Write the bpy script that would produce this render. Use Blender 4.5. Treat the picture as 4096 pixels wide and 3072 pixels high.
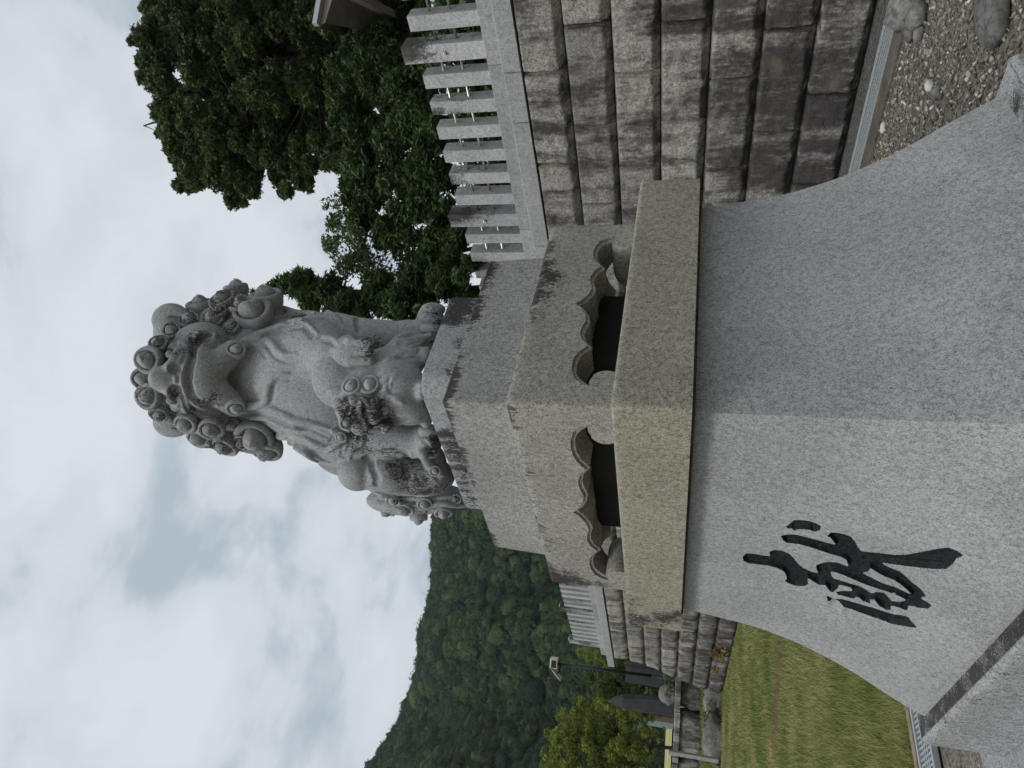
import bpy, bmesh, math, random
import numpy as np
from mathutils import Vector, Matrix

for o in list(bpy.data.objects):
    bpy.data.objects.remove(o, do_unlink=True)
SC = bpy.context.scene
COL = SC.collection
R = math.radians

# ------------------------------------------------------------------ camera
F_PX, PITCH, ROLL, EYE = 2717.0, R(14.37), R(-2.449), 1.6
FW = np.array([0.0, math.cos(PITCH), math.sin(PITCH)])
_up = np.array([0.0, -math.sin(PITCH), math.cos(PITCH)])
_ri = np.array([1.0, 0.0, 0.0])
RT = math.cos(ROLL) * _ri - math.sin(ROLL) * _up      # right of the upright view
UP = math.sin(ROLL) * _ri + math.cos(ROLL) * _up      # up of the upright view
CAM = np.array([0.0, 0.0, EYE])
cd = bpy.data.cameras.new('camera')
cam = bpy.data.objects.new('camera', cd)
COL.objects.link(cam)
cd.sensor_fit = 'HORIZONTAL'
cd.sensor_width = 36.0
cd.lens = F_PX / 4096.0 * 36.0
cd.clip_start = 0.05
cd.clip_end = 6000.0
# the phone was held sideways: the frame's right edge is towards the ground
mx, my, mz = -UP, RT, -FW
cam.matrix_world = Matrix(((mx[0], my[0], mz[0], CAM[0]), (mx[1], my[1], mz[1], CAM[1]),
                           (mx[2], my[2], mz[2], CAM[2]), (0, 0, 0, 1)))
SC.camera = cam

# ------------------------------------------------------------------ world, sun, exposure
SUN_EL, SUN_AZ = R(44), R(-146)          # azimuth from +Y towards +X: behind the camera's left shoulder
world = bpy.data.worlds.new('World')
SC.world = world
world.use_nodes = True
wn, wl = world.node_tree.nodes, world.node_tree.links
wn.clear()
w_out = wn.new('ShaderNodeOutputWorld')
w_bg = wn.new('ShaderNodeBackground')
w_bg.inputs['Strength'].default_value = 0.1
w_sky = wn.new('ShaderNodeTexSky')
w_sky.sky_type = 'NISHITA'
w_sky.sun_disc = False
w_sky.sun_elevation = SUN_EL
w_sky.sun_rotation = SUN_AZ
w_tc = wn.new('ShaderNodeTexCoord')
w_map = wn.new('ShaderNodeMapping')
w_map.inputs['Scale'].default_value = (1.0, 1.0, 1.9)
w_map.inputs['Location'].default_value = (5.3, 2.2, 0.9)
w_n1 = wn.new('ShaderNodeTexNoise')
w_n1.inputs['Scale'].default_value = 3.9
w_n1.inputs['Detail'].default_value = 8.0
w_n1.inputs['Roughness'].default_value = 0.55
w_n1.inputs['Distortion'].default_value = 0.25
w_r1 = wn.new('ShaderNodeValToRGB')
e = w_r1.color_ramp.elements
e[0].position, e[0].color = 0.36, (4.7, 5.45, 6.1, 1)
e[1].position, e[1].color = 0.60, (7.7, 8.1, 8.5, 1)
m_ = e.new(0.455); m_.color = (6.8, 7.3, 7.8, 1)
w_mix = wn.new('ShaderNodeMix')
w_mix.data_type = 'RGBA'
w_mix.inputs[0].default_value = 0.93
wl.new(w_tc.outputs['Generated'], w_map.inputs['Vector'])
wl.new(w_map.outputs['Vector'], w_n1.inputs['Vector'])
wl.new(w_n1.outputs['Fac'], w_r1.inputs['Fac'])
wl.new(w_sky.outputs['Color'], w_mix.inputs[6])
wl.new(w_r1.outputs['Color'], w_mix.inputs[7])
wl.new(w_mix.outputs[2], w_bg.inputs['Color'])
wl.new(w_bg.outputs['Background'], w_out.inputs['Surface'])

sd = bpy.data.lights.new('sun', 'SUN')
sd.energy = 1.4
sd.angle = R(16)
sd.color = (1.0, 0.965, 0.91)
sun = bpy.data.objects.new('sun', sd)
COL.objects.link(sun)
sdir = Vector((math.sin(SUN_AZ) * math.cos(SUN_EL), math.cos(SUN_AZ) * math.cos(SUN_EL), math.sin(SUN_EL)))
sun.rotation_euler = sdir.to_track_quat('Z', 'Y').to_euler()
sun.location = (-6, -4, 12)

vs = SC.view_settings
vs.view_transform = 'Standard'
vs.look = 'None'
vs.exposure = 0.0
vs.gamma = 1.0
vs.use_curve_mapping = False
SC.cycles.use_denoising = True
SC.cycles.max_bounces = 5
SC.cycles.diffuse_bounces = 3
SC.cycles.transparent_max_bounces = 6
SC.cycles.caustics_reflective = False
SC.cycles.caustics_refractive = False

# ------------------------------------------------------------------ helpers
rng = np.random.default_rng(11)
random.seed(5)


def ray(x, y):
    """Direction of the view through a point (x, y) of the 4096 x 3072 frame."""
    return FW + RT * ((3072 - y - 1536) / F_PX) - UP * ((x - 2048) / F_PX)


def at_y(x, y, Y):
    d = ray(x, y)
    return CAM + d * (Y / d[1])


def _hash(ix, iy, iz):
    n = (ix * 374761393 + iy * 668265263 + iz * 1274126177) & 0x7fffffff
    n = ((n ^ (n >> 13)) * 1274126177) & 0x7fffffff
    n = (n ^ (n >> 16)) & 0xffff
    return n / 32767.5 - 1.0


def vnoise(P):
    """Smooth value noise in -1..1 for an (n, 3) array."""
    P = np.asarray(P, float)
    i = np.floor(P).astype(np.int64)
    f = P - i
    f = f * f * f * (f * (f * 6 - 15) + 10)
    out = 0
    for a in (0, 1):
        wa = f[:, 0] if a else 1 - f[:, 0]
        for b in (0, 1):
            wb = f[:, 1] if b else 1 - f[:, 1]
            for c in (0, 1):
                wc = f[:, 2] if c else 1 - f[:, 2]
                out = out + wa * wb * wc * _hash(i[:, 0] + a, i[:, 1] + b, i[:, 2] + c)
    return out


def fbm(P, octs=4, gain=0.5):
    P = np.asarray(P, float)
    s, a, t = 0, 1.0, 0
    for k in range(octs):
        s = s + a * vnoise(P * 2 ** k + 17.3 * k)
        t += a
        a *= gain
    return s / t


def raw_mesh(name, V, Fc, mat=None, smooth=False):
    """Mesh from an (n,3) array and either an (m,k) int array or a list of index tuples."""
    me = bpy.data.meshes.new(name)
    V = np.asarray(V, np.float32)
    if isinstance(Fc, np.ndarray):
        k = Fc.shape[1]
        me.vertices.add(len(V))
        me.vertices.foreach_set('co', V.ravel())
        me.loops.add(Fc.size)
        me.loops.foreach_set('vertex_index', Fc.ravel().astype(np.int32))
        me.polygons.add(len(Fc))
        me.polygons.foreach_set('loop_start', np.arange(0, Fc.size, k, dtype=np.int32))
        me.update(calc_edges=True)
    else:
        me.from_pydata([tuple(map(float, v)) for v in V], [], [tuple(map(int, f)) for f in Fc])
        me.update()
    if smooth:
        me.polygons.foreach_set('use_smooth', np.ones(len(me.polygons), bool))
    if mat is not None:
        me.materials.append(mat)
    return me


def world_loc(o):
    v = Vector((0, 0, 0))
    while o is not None:
        v = v + o.location
        o = o.parent
    return v


def link(name, me, parent=None, loc=None):
    o = bpy.data.objects.new(name, me)
    COL.objects.link(o)
    if parent is not None:
        o.parent = parent
    if loc is not None:
        o.location = loc
    return o


def part(name, V, Fc, mat, parent=None, smooth=False):
    """One mesh object; V in world coordinates, moved into the parent's space."""
    V = np.asarray(V, float)
    if parent is not None:
        V = V - np.array(world_loc(parent))
    return link(name, raw_mesh(name, V, Fc, mat, smooth), parent)


def thing(name, label, cat, loc=(0, 0, 0), group=None):
    o = bpy.data.objects.new(name, None)
    COL.objects.link(o)
    o.location = loc
    o.empty_display_size = 0.2
    tag(o, label, cat, group)
    return o


def tag(o, label, cat, group=None):
    o['label'] = label
    o['category'] = cat
    if group:
        o['group'] = group
    return o


def kind(o, k, label=None):
    o['kind'] = k
    if label:
        o['label'] = label
    return o


class MB:
    """Collects simple shapes, then becomes one mesh."""

    def __init__(self):
        self.V, self.F, self.n = [], [], 0

    def add(self, V, F):
        V = np.asarray(V, float)
        self.V.append(V)
        self.F += [tuple(i + self.n for i in f) for f in F]
        self.n += len(V)

    def hexa(self, P):
        """8 corners: bottom ring then top ring, both counter-clockwise."""
        self.add(P, [(3, 2, 1, 0), (4, 5, 6, 7), (0, 1, 5, 4), (1, 2, 6, 5), (2, 3, 7, 6), (3, 0, 4, 7)])

    def box(self, c, sx, sy, sz, ax=(1, 0), bev=0.0):
        """Upright box: centre of its base c, half sizes along ax and its left normal, height sz."""
        ax = np.array([ax[0], ax[1], 0.0])
        ay = np.array([-ax[1], ax[0], 0.0])
        c = np.array(c, float)
        z = np.array([0, 0, 1.0])
        if bev <= 0:
            q = [c + i * ax * sx + j * ay * sy + k * z * sz for k in (0, 1) for i, j in ((-1, -1), (1, -1), (1, 1), (-1, 1))]
            self.hexa(q)
        else:
            rings = []
            for zz, ins in ((0, 0), (sz - bev, 0), (sz, bev)):
                ring = []
                for i, j in ((-1, -1), (1, -1), (1, 1), (-1, 1)):
                    for a, b in ([(1, 0), (0, 1)] if i * j > 0 else [(0, 1), (1, 0)]):
                        # chamfered corner: two points
                        ring.append(c + i * ax * (sx - ins - bev * (1 - a) * 1.0) + j * ay * (sy - ins - bev * (1 - b) * 1.0) + z * zz)
                rings.append(ring)
            m = 8
            V = [p for r_ in rings for p in r_]
            F = []
            for k in range(2):
                for i in range(m):
                    F.append((k * m + i, k * m + (i + 1) % m, (k + 1) * m + (i + 1) % m, (k + 1) * m + i))
            F.append(tuple(range(2 * m, 3 * m)))
            F.append(tuple(reversed(range(m))))
            self.add(V, F)

    def tube(self, pts, rad, n=8, cap=True):
        pts = [np.array(p, float) for p in pts]
        if np.isscalar(rad):
            rad = [rad] * len(pts)
        V, F = [], []
        prev = None
        for i, p in enumerate(pts):
            t = pts[min(i + 1, len(pts) - 1)] - pts[max(i - 1, 0)]
            t = t / (np.linalg.norm(t) + 1e-12)
            ref = np.array([0, 0, 1.0]) if abs(t[2]) < 0.9 else np.array([1.0, 0, 0])
            if prev is not None:
                a = prev - t * (prev @ t)
                a = a / (np.linalg.norm(a) + 1e-12)
            else:
                a = np.cross(t, ref)
                a = a / np.linalg.norm(a)
            prev = a
            b = np.cross(t, a)
            for k in range(n):
                an = 2 * math.pi * k / n
                V.append(p + rad[i] * (math.cos(an) * a + math.sin(an) * b))
        for i in range(len(pts) - 1):
            for k in range(n):
                F.append((i * n + k, i * n + (k + 1) % n, (i + 1) * n + (k + 1) % n, (i + 1) * n + k))
        if cap:
            F.append(tuple(reversed(range(n))))
            F.append(tuple(range((len(pts) - 1) * n, len(pts) * n)))
        self.add(V, F)

    def build(self, name, mat, parent=None, smooth=False):
        return part(name, np.concatenate(self.V), self.F, mat, parent, smooth)


# ------------------------------------------------------------------ materials
def new_mat(name):
    m = bpy.data.materials.new(name)
    m.use_nodes = True
    nt = m.node_tree
    nt.nodes.clear()
    out = nt.nodes.new('ShaderNodeOutputMaterial')
    bs = nt.nodes.new('ShaderNodeBsdfPrincipled')
    nt.links.new(bs.outputs['BSDF'], out.inputs['Surface'])
    bs.inputs['Specular IOR Level'].default_value = 0.25
    return m, nt, bs


class NT:
    """Small node-graph writer."""

    def __init__(self, nt):
        self.nt = nt

    def n(self, typ, **kw):
        nd = self.nt.nodes.new('ShaderNode' + typ)
        for k, v in kw.items():
            setattr(nd, k, v)
        return nd

    def l(self, a, b):
        self.nt.links.new(a, b)

    def val(self, x, sock):
        if isinstance(x, (int, float)):
            sock.default_value = x
        elif isinstance(x, tuple):
            sock.default_value = x if len(x) == 4 or sock.type == 'VECTOR' else (*x, 1)
        else:
            self.l(x, sock)

    def math(self, op, a, b=0.0, clamp=False):
        nd = self.n('Math', operation=op, use_clamp=clamp)
        self.val(a, nd.inputs[0])
        self.val(b, nd.inputs[1])
        return nd.outputs[0]

    def mix(self, f, a, b, blend='MIX'):
        nd = self.n('Mix', data_type='RGBA', blend_type=blend)
        self.val(f, nd.inputs[0])
        self.val(a, nd.inputs[6])
        self.val(b, nd.inputs[7])
        return nd.outputs[2]

    def noise(self, vec, scale, detail=3.0, rough=0.55, dist=0.0):
        nd = self.n('TexNoise')
        if vec is not None:
            self.l(vec, nd.inputs['Vector'])
        nd.inputs['Scale'].default_value = scale
        nd.inputs['Detail'].default_value = detail
        nd.inputs['Roughness'].default_value = rough
        nd.inputs['Distortion'].default_value = dist
        return nd.outputs['Fac']

    def ramp(self, f, stops):
        nd = self.n('ValToRGB')
        self.l(f, nd.inputs[0])
        e = nd.color_ramp.elements
        for i, (p, c) in enumerate(stops):
            el = e[i] if i < 2 else e.new(p)
            el.position = p
            el.color = c if isinstance(c, tuple) else (c, c, c, 1)
        return nd.outputs[0]

    def smooth(self, x, a, b):
        nd = self.n('MapRange', interpolation_type='SMOOTHSTEP')
        self.val(x, nd.inputs[0])
        nd.inputs[1].default_value = a
        nd.inputs[2].default_value = b
        return nd.outputs[0]

    def scaled(self, vec, s):
        nd = self.n('Mapping')
        self.l(vec, nd.inputs[0])
        nd.inputs['Scale'].default_value = s
        return nd.outputs[0]

    def bump(self, h, strength, dist, bs):
        nd = self.n('Bump')
        nd.inputs['Strength'].default_value = strength
        nd.inputs['Distance'].default_value = dist
        self.l(h, nd.inputs['Height'])
        self.l(nd.outputs[0], bs.inputs['Normal'])


STAIN = (0.032, 0.028, 0.027, 1)


def granite(name, col, grain=210.0, contrast=0.5, blotch=0.12, stain_attr=False, rand=False, streak=None,
            lichen=0.0, rough=0.8, bump=0.25, blotch_col=None):
    """Speckled granite.  streak = (z_top, depth, amount, threshold): dark run-off marks under an upper edge.
    stain_attr: dark lichen where the mesh's 'stain' attribute is high, broken up by noise."""
    m, nt, bs = new_mat(name)
    g = NT(nt)
    pos = g.n('NewGeometry').outputs['Position']
    if rand:
        oi = g.n('ObjectInfo').outputs['Random']
        add = g.n('VectorMath', operation='ADD')
        g.l(pos, add.inputs[0])
        cx = g.n('CombineXYZ')
        sc = g.math('MULTIPLY', oi, 37.0)
        for k in range(3):
            g.l(sc, cx.inputs[k])
        g.l(cx.outputs[0], add.inputs[1])
        pos2 = add.outputs[0]
    else:
        pos2 = pos
    n1 = g.noise(pos2, grain, 2.0, 0.6)
    n2 = g.noise(pos2, grain * 0.33, 3.0, 0.6)
    n3 = g.noise(pos2, 3.1, 4.0, 0.6)
    dark = tuple(c * (1 - contrast) for c in col)
    lite = tuple(min(1, c * (1 + contrast * 0.85)) for c in col)
    sp = g.math('ADD', g.math('MULTIPLY', n1, 0.62), g.math('MULTIPLY', n2, 0.38))
    c = g.ramp(sp, [(0.36, (*dark, 1)), (0.64, (*lite, 1)), (0.5, (*col, 1))])
    bl = g.smooth(n3, 0.3, 0.7)
    bc = blotch_col or tuple(x * (1 - blotch * 2) for x in col)
    c = g.mix(g.math('MULTIPLY', bl, 0.5 if blotch_col else 0.8), c, g.mix(1.0, c, tuple(b / max(1e-4, x) for b, x in zip(bc, col)), 'MULTIPLY'))
    if streak:
        z0, dep, amt, th = streak
        sep = g.n('SeparateXYZ')
        g.l(pos, sep.inputs[0])
        grad = g.smooth(sep.outputs[2], z0 - dep, z0)
        st = g.noise(g.scaled(pos, (1, 1, 0.13)), 75.0, 3.0, 0.7)
        big = g.noise(pos, 4.3, 2.0, 0.5)
        a = g.math('ADD', g.math('ADD', g.math('MULTIPLY', st, 0.6), g.math('MULTIPLY', big, 0.75)), g.math('MULTIPLY', grad, 0.34))
        mask = g.math('MULTIPLY', g.smooth(a, th, th + 0.10), g.smooth(grad, 0.0, 0.15))
        c = g.mix(g.math('MULTIPLY', mask, amt), c, STAIN)
    if stain_attr:
        at = g.n('Attribute', attribute_name='stain').outputs['Fac']
        br = g.noise(g.scaled(pos, (1, 1, 0.4)), 170.0, 3.0, 0.8)
        br2 = g.noise(g.scaled(pos, (1, 1, 0.6)), 17.0, 4.0, 0.7)
        br3 = g.math('ADD', g.math('MULTIPLY', g.math('SUBTRACT', br, 0.5), 2.3), g.math('MULTIPLY', g.math('SUBTRACT', br2, 0.5), 1.5))
        a = g.math('ADD', at, g.math('MULTIPLY', br3, g.smooth(at, 0.0, 0.12)))
        mask = g.smooth(a, 0.40, 0.72)
        c = g.mix(g.math('MULTIPLY', mask, 0.92), c, (0.030, 0.025, 0.024, 1))
    if lichen > 0:
        a = g.noise(pos2, 7.0, 5.0, 0.7)
        c = g.mix(g.math('MULTIPLY', g.smooth(a, 0.55, 0.68), lichen), c, (0.06, 0.058, 0.055, 1))
    if rand:
        c = g.mix(1.0, c, g.ramp(oi, [(0.0, (0.82, 0.82, 0.83, 1)), (1.0, (1.1, 1.09, 1.06, 1))]), 'MULTIPLY')
    g.l(c, bs.inputs['Base Color'])
    bs.inputs['Roughness'].default_value = rough
    if bump > 0:
        h = g.math('ADD', g.math('MULTIPLY', n1, 0.6), g.math('MULTIPLY', n2, 0.8))
        g.bump(h, bump, 0.004, bs)
    return m


M = {}
M['slab'] = granite('granite_slab', (0.325, 0.300, 0.240), 200, 0.60, 0.10, stain_attr=True)
M['carved'] = granite('granite_carved', (0.325, 0.312, 0.275), 200, 0.60, 0.12, stain_attr=True, streak=(2.15, 0.13, 0.8, 0.985))
M['block'] = granite('granite_block', (0.33, 0.328, 0.312), 200, 0.60, 0.12, stain_attr=True, streak=(2.40, 0.08, 0.85, 0.95))
M['shaft'] = granite('granite_shaft', (0.365, 0.37, 0.365), 210, 0.50, 0.10, rough=0.55)
M['base'] = granite('granite_base', (0.33, 0.335, 0.335), 165, 0.60, 0.10, stain_attr=True)
M['plinth'] = granite('granite_plinth', (0.36, 0.37, 0.375), 140, 0.40, 0.10, stain_attr=True)
M['statue'] = granite('granite_statue', (0.365, 0.378, 0.384), 260, 0.42, 0.12, stain_attr=True, bump=0.3)
M['ink'] = granite('black_paint', (0.013, 0.014, 0.019), 150, 0.9, 0.2, rough=0.6, bump=1.0)
M['fence'] = granite('granite_fence', (0.43, 0.44, 0.445), 70, 0.38, 0.08, rand=True, stain_attr=True)
M['coping'] = granite('granite_coping', (0.36, 0.37, 0.37), 70, 0.36, 0.10, rand=True, stain_attr=True)


def simple(name, col, rough=0.8, metal=0.0, var=0.2, scale=8.0, bump=0.0, bscale=60.0):
    m, nt, bs = new_mat(name)
    g = NT(nt)
    pos = g.n('NewGeometry').outputs['Position']
    n1 = g.noise(pos, scale, 4.0, 0.6)
    c = g.ramp(n1, [(0.3, (*[x * (1 - var) for x in col], 1)), (0.7, (*[min(1, x * (1 + var)) for x in col], 1))])
    g.l(c, bs.inputs['Base Color'])
    bs.inputs['Roughness'].default_value = rough
    bs.inputs['Metallic'].default_value = metal
    if bump > 0:
        g.bump(g.noise(pos, bscale, 4.0, 0.65), bump, 0.02, bs)
    return m


def wall_stone_mat():
    m, nt, bs = new_mat('rough_wall_stone')
    g = NT(nt)
    pos = g.n('NewGeometry').outputs['Position']
    rnd = g.n('ObjectInfo').outputs['Random']
    n1 = g.noise(pos, 85.0, 3.0, 0.7)
    n2 = g.noise(pos, 30.0, 4.0, 0.7)
    sp = g.math('ADD', g.math('MULTIPLY', n1, 0.55), g.math('MULTIPLY', n2, 0.45))
    c = g.ramp(sp, [(0.36, (0.09, 0.088, 0.082, 1)), (0.64, (0.62, 0.605, 0.56, 1)), (0.5, (0.34, 0.333, 0.308, 1))])
    # stones differ from one another
    c = g.mix(1.0, c, g.ramp(rnd, [(0.0, (0.72, 0.71, 0.72, 1)), (1.0, (1.15, 1.13, 1.06, 1))]), 'MULTIPLY')
    sep = g.n('SeparateXYZ')
    g.l(pos, sep.inputs[0])
    low = g.smooth(sep.outputs[2], 2.6, 0.5)
    v1 = g.noise(g.scaled(pos, (1, 1, 0.16)), 5.2, 4.0, 0.62, 0.3)
    v2 = g.noise(pos, 2.1, 3.0, 0.6)
    v3 = g.noise(g.scaled(pos, (1, 1, 0.3)), 30.0, 3.0, 0.7)
    a = g.math('ADD', g.math('ADD', g.math('MULTIPLY', v1, 0.62), g.math('MULTIPLY', v2, 0.42)),
               g.math('ADD', g.math('MULTIPLY', v3, 0.26), g.math('MULTIPLY', low, 0.095)))
    soft = g.smooth(a, 0.56, 0.80)
    c = g.mix(g.math('MULTIPLY', soft, 0.62), c, (0.075, 0.068, 0.066, 1))
    fine = g.math('ADD', a, g.math('MULTIPLY', g.math('SUBTRACT', n1, 0.5), 0.45))
    c = g.mix(g.math('MULTIPLY', g.smooth(fine, 0.64, 0.80), 0.80), c, (0.040, 0.036, 0.036, 1))
    # pale lime run-off and a warm rusty tint here and there
    lime = g.noise(g.scaled(pos, (1, 1, 0.10)), 7.0, 3.0, 0.6)
    c = g.mix(g.math('MULTIPLY', g.smooth(lime, 0.66, 0.78), 0.45), c, (0.50, 0.49, 0.46, 1))
    c = g.mix(g.math('MULTIPLY', g.smooth(v2, 0.58, 0.75), 0.22), c, (0.42, 0.35, 0.24, 1))
    at = g.n('Attribute', attribute_name='stain').outputs['Fac']
    c = g.mix(g.math('MULTIPLY', at, 0.0), c, (0.040, 0.037, 0.034, 1))
    g.l(c, bs.inputs['Base Color'])
    bs.inputs['Roughness'].default_value = 0.85
    h = g.math('ADD', g.math('MULTIPLY', n1, 0.5), g.math('MULTIPLY', n2, 1.0))
    g.bump(h, 0.8, 0.025, bs)
    return m


M['stone'] = wall_stone_mat()
M['mortar'] = simple('dark_mortar', (0.10, 0.092, 0.08), 0.95, var=0.4, scale=20)
M['metal'] = simple('galvanised_steel', (0.50, 0.54, 0.55), 0.45, 0.55, 0.12, 30)
M['steel'] = simple('stainless_pipe', (0.62, 0.61, 0.58), 0.3, 0.85, 0.06, 30)
M['shade'] = simple('painted_shade', (0.03, 0.03, 0.028), 0.9)  # shade put into the colour: drain bottom and inside of the carved tier
M['pebble_dash'] = granite('exposed_aggregate', (0.12, 0.118, 0.11), 55, 0.95, 0.15, bump=1.0)
M['concrete'] = granite('weathered_concrete', (0.15, 0.13, 0.105), 40, 0.35, 0.25, bump=0.6, lichen=0.5)
M['earth'] = simple('pale_earth', (0.20, 0.18, 0.14), 0.95, var=0.3, scale=1.2)

# wall frame: s runs along the wall towards the far left, w outwards (towards the camera)
WT = np.array([-0.63442, 0.77299, 0.0])
WN = np.array([0.77299, 0.63442, 0.0])        # into the hillside
W0 = np.array([3.75823, 7.00956, 0.0])


def wp(s, w, z):
    return W0 + WT * s - WN * w + np.array([0, 0, z])


def wps(s, w, z):
    return W0[None] + s[:, None] * WT[None] - w[:, None] * WN[None] + z[:, None] * np.array([[0, 0, 1.0]])


# pedestal frame
YAW = R(41.07)
EX = np.array([math.cos(YAW), math.sin(YAW), 0.0])
EY = np.array([-math.sin(YAW), math.cos(YAW), 0.0])
PC = np.array([-0.115, 2.786, 0.0])
KX = 0.752


def pp(a, b, z):
    """a along EX (towards the wall), b along EY (towards the lawn)."""
    return PC + EX * a + EY * b + np.array([0, 0, z])


# ------------------------------------------------------------------ ground
def sheet(name, P, mat, k='structure', n=1):
    V = [np.array(q, float) for q in P]
    o = part(name, V, [tuple(range(len(V)))], mat)
    return kind(o, k)


g_ = sheet('ground', [(-2500, -600, -0.012), (2500, -600, -0.012), (2500, 3500, -0.012), (-2500, 3500, -0.012)], M['earth'])


def lawn_mat():
    m, nt, bs = new_mat('lawn_soil')
    g = NT(nt)
    pos = g.n('NewGeometry').outputs['Position']
    n1 = g.noise(pos, 0.55, 4.0, 0.6)
    n2 = g.noise(pos, 30.0, 4.0, 0.7)
    c = g.ramp(n1, [(0.35, (0.075, 0.105, 0.028, 1)), (0.65, (0.20, 0.17, 0.075, 1))])
    c = g.mix(g.math('MULTIPLY', n2, 0.8), c, (0.035, 0.045, 0.014, 1))
    g.l(c, bs.inputs['Base Color'])
    bs.inputs['Roughness'].default_value = 0.95
    return m


M['lawn'] = lawn_mat()
M['gravel'] = granite('gravel_bed', (0.20, 0.18, 0.145), 55, 0.8, 0.2, bump=1.0)
kind(sheet('gravel_bed', [pp(-9, -9, -0.004), pp(5.0, -9, -0.004), pp(5.0, 2.76, -0.004), pp(-9, 2.76, -0.004)], M['gravel']), 'structure')
lawn = sheet('lawn', [pp(-14, 3.16, 0.0), pp(4.05, 3.16, 0.0), pp(4.05, 21.4, 0.0), pp(-4, 22.5, 0.0), pp(-20, 22.5, 0.0)], M['lawn'])
# rising verge between the kerb stones and the low wall
vg = []
for i in range(9):
    x = -9.8 - 2.2 * i
    vg.append(((x, 23.6, 0.02), (x, 26.6, 0.62 + 0.04 * i)))
V_ = [p for q in vg for p in q]
kind(part('verge', V_, [(2 * i, 2 * i + 2, 2 * i + 3, 2 * i + 1) for i in range(8)], M['lawn']), 'structure')


def field_mat():
    m, nt, bs = new_mat('ripe_field')
    g = NT(nt)
    pos = g.n('NewGeometry').outputs['Position']
    c = g.ramp(g.noise(pos, 0.09, 3.0), [(0.3, (0.34, 0.31, 0.11, 1)), (0.7, (0.44, 0.42, 0.20, 1))])
    g.l(c, bs.inputs['Base Color'])
    bs.inputs['Roughness'].default_value = 0.95
    return m


M['field'] = field_mat()
kind(part('field', [(-160, 44, 1.55), (40, 44, 1.55), (40, 120, 2.6), (-160, 120, 2.6)], [(0, 1, 2, 3)], M['field']), 'structure')
# upper terrace behind the retaining wall
kind(part('terrace', [wp(-14, -0.28, 3.62), wp(19.5, -0.28, 3.62), wp(19.5, -60, 4.2), wp(-14, -60, 4.2)], [(0, 1, 2, 3)], M['earth']), 'structure')
# path strip along the foot of the wall, lawn side and gravel side
kind(part('path', [wp(-6, 0.0, 0.004), wp(4.9, 0.0, 0.004), wp(4.9, 0.56, 0.004), wp(-6, 0.56, 0.004)], [(3, 2, 1, 0)], M['pebble_dash']), 'structure')
kind(part('path', [wp(8.0, 0.0, 0.008), wp(23.5, 0.0, 0.008), wp(23.5, 0.36, 0.008), wp(8.0, 0.36, 0.008)], [(3, 2, 1, 0)],
     granite('pale_concrete', (0.23, 0.22, 0.18), 60, 0.4, 0.2, bump=0.5)), 'structure')

# ------------------------------------------------------------------ retaining wall
wall = thing('retaining_wall', 'long terrace wall of rough grey stone blocks in seven courses, dark rain stains', 'wall', tuple(wp(0, 0, 0)))
CH = 0.503


def s_end(z):
    return float(np.interp(z, [0, 0.46, 1.05, 1.57, 2.17, 2.62, 3.1, 3.6], [22.4, 21.7, 21.05, 20.7, 20.05, 19.72, 19.55, 19.52]))


# body of the wall behind the stones (joints show it)
prof = [(z, s_end(z)) for z in np.linspace(0, 3.5, 8)]
V_, F_ = [], []
for z, se in prof:
    for s, w in ((-6.0, -0.085), (se - 0.06, -0.085), (se - 0.06, -0.6), (-6.0, -0.6)):
        V_.append(wp(s, w, z - (0.02 if z == 0 else 0)))
for k in range(7):
    for i in range(4):
        F_.append((k * 4 + i, k * 4 + (i + 1) % 4, k * 4 + 4 + (i + 1) % 4, k * 4 + 4 + i))
F_.append((28, 29, 30, 31))
part('core', V_, F_, M['mortar'], wall)
JO = [0.45, -0.04, 0.53, 0.04, 0.67, 0.17, 0.88]


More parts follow.
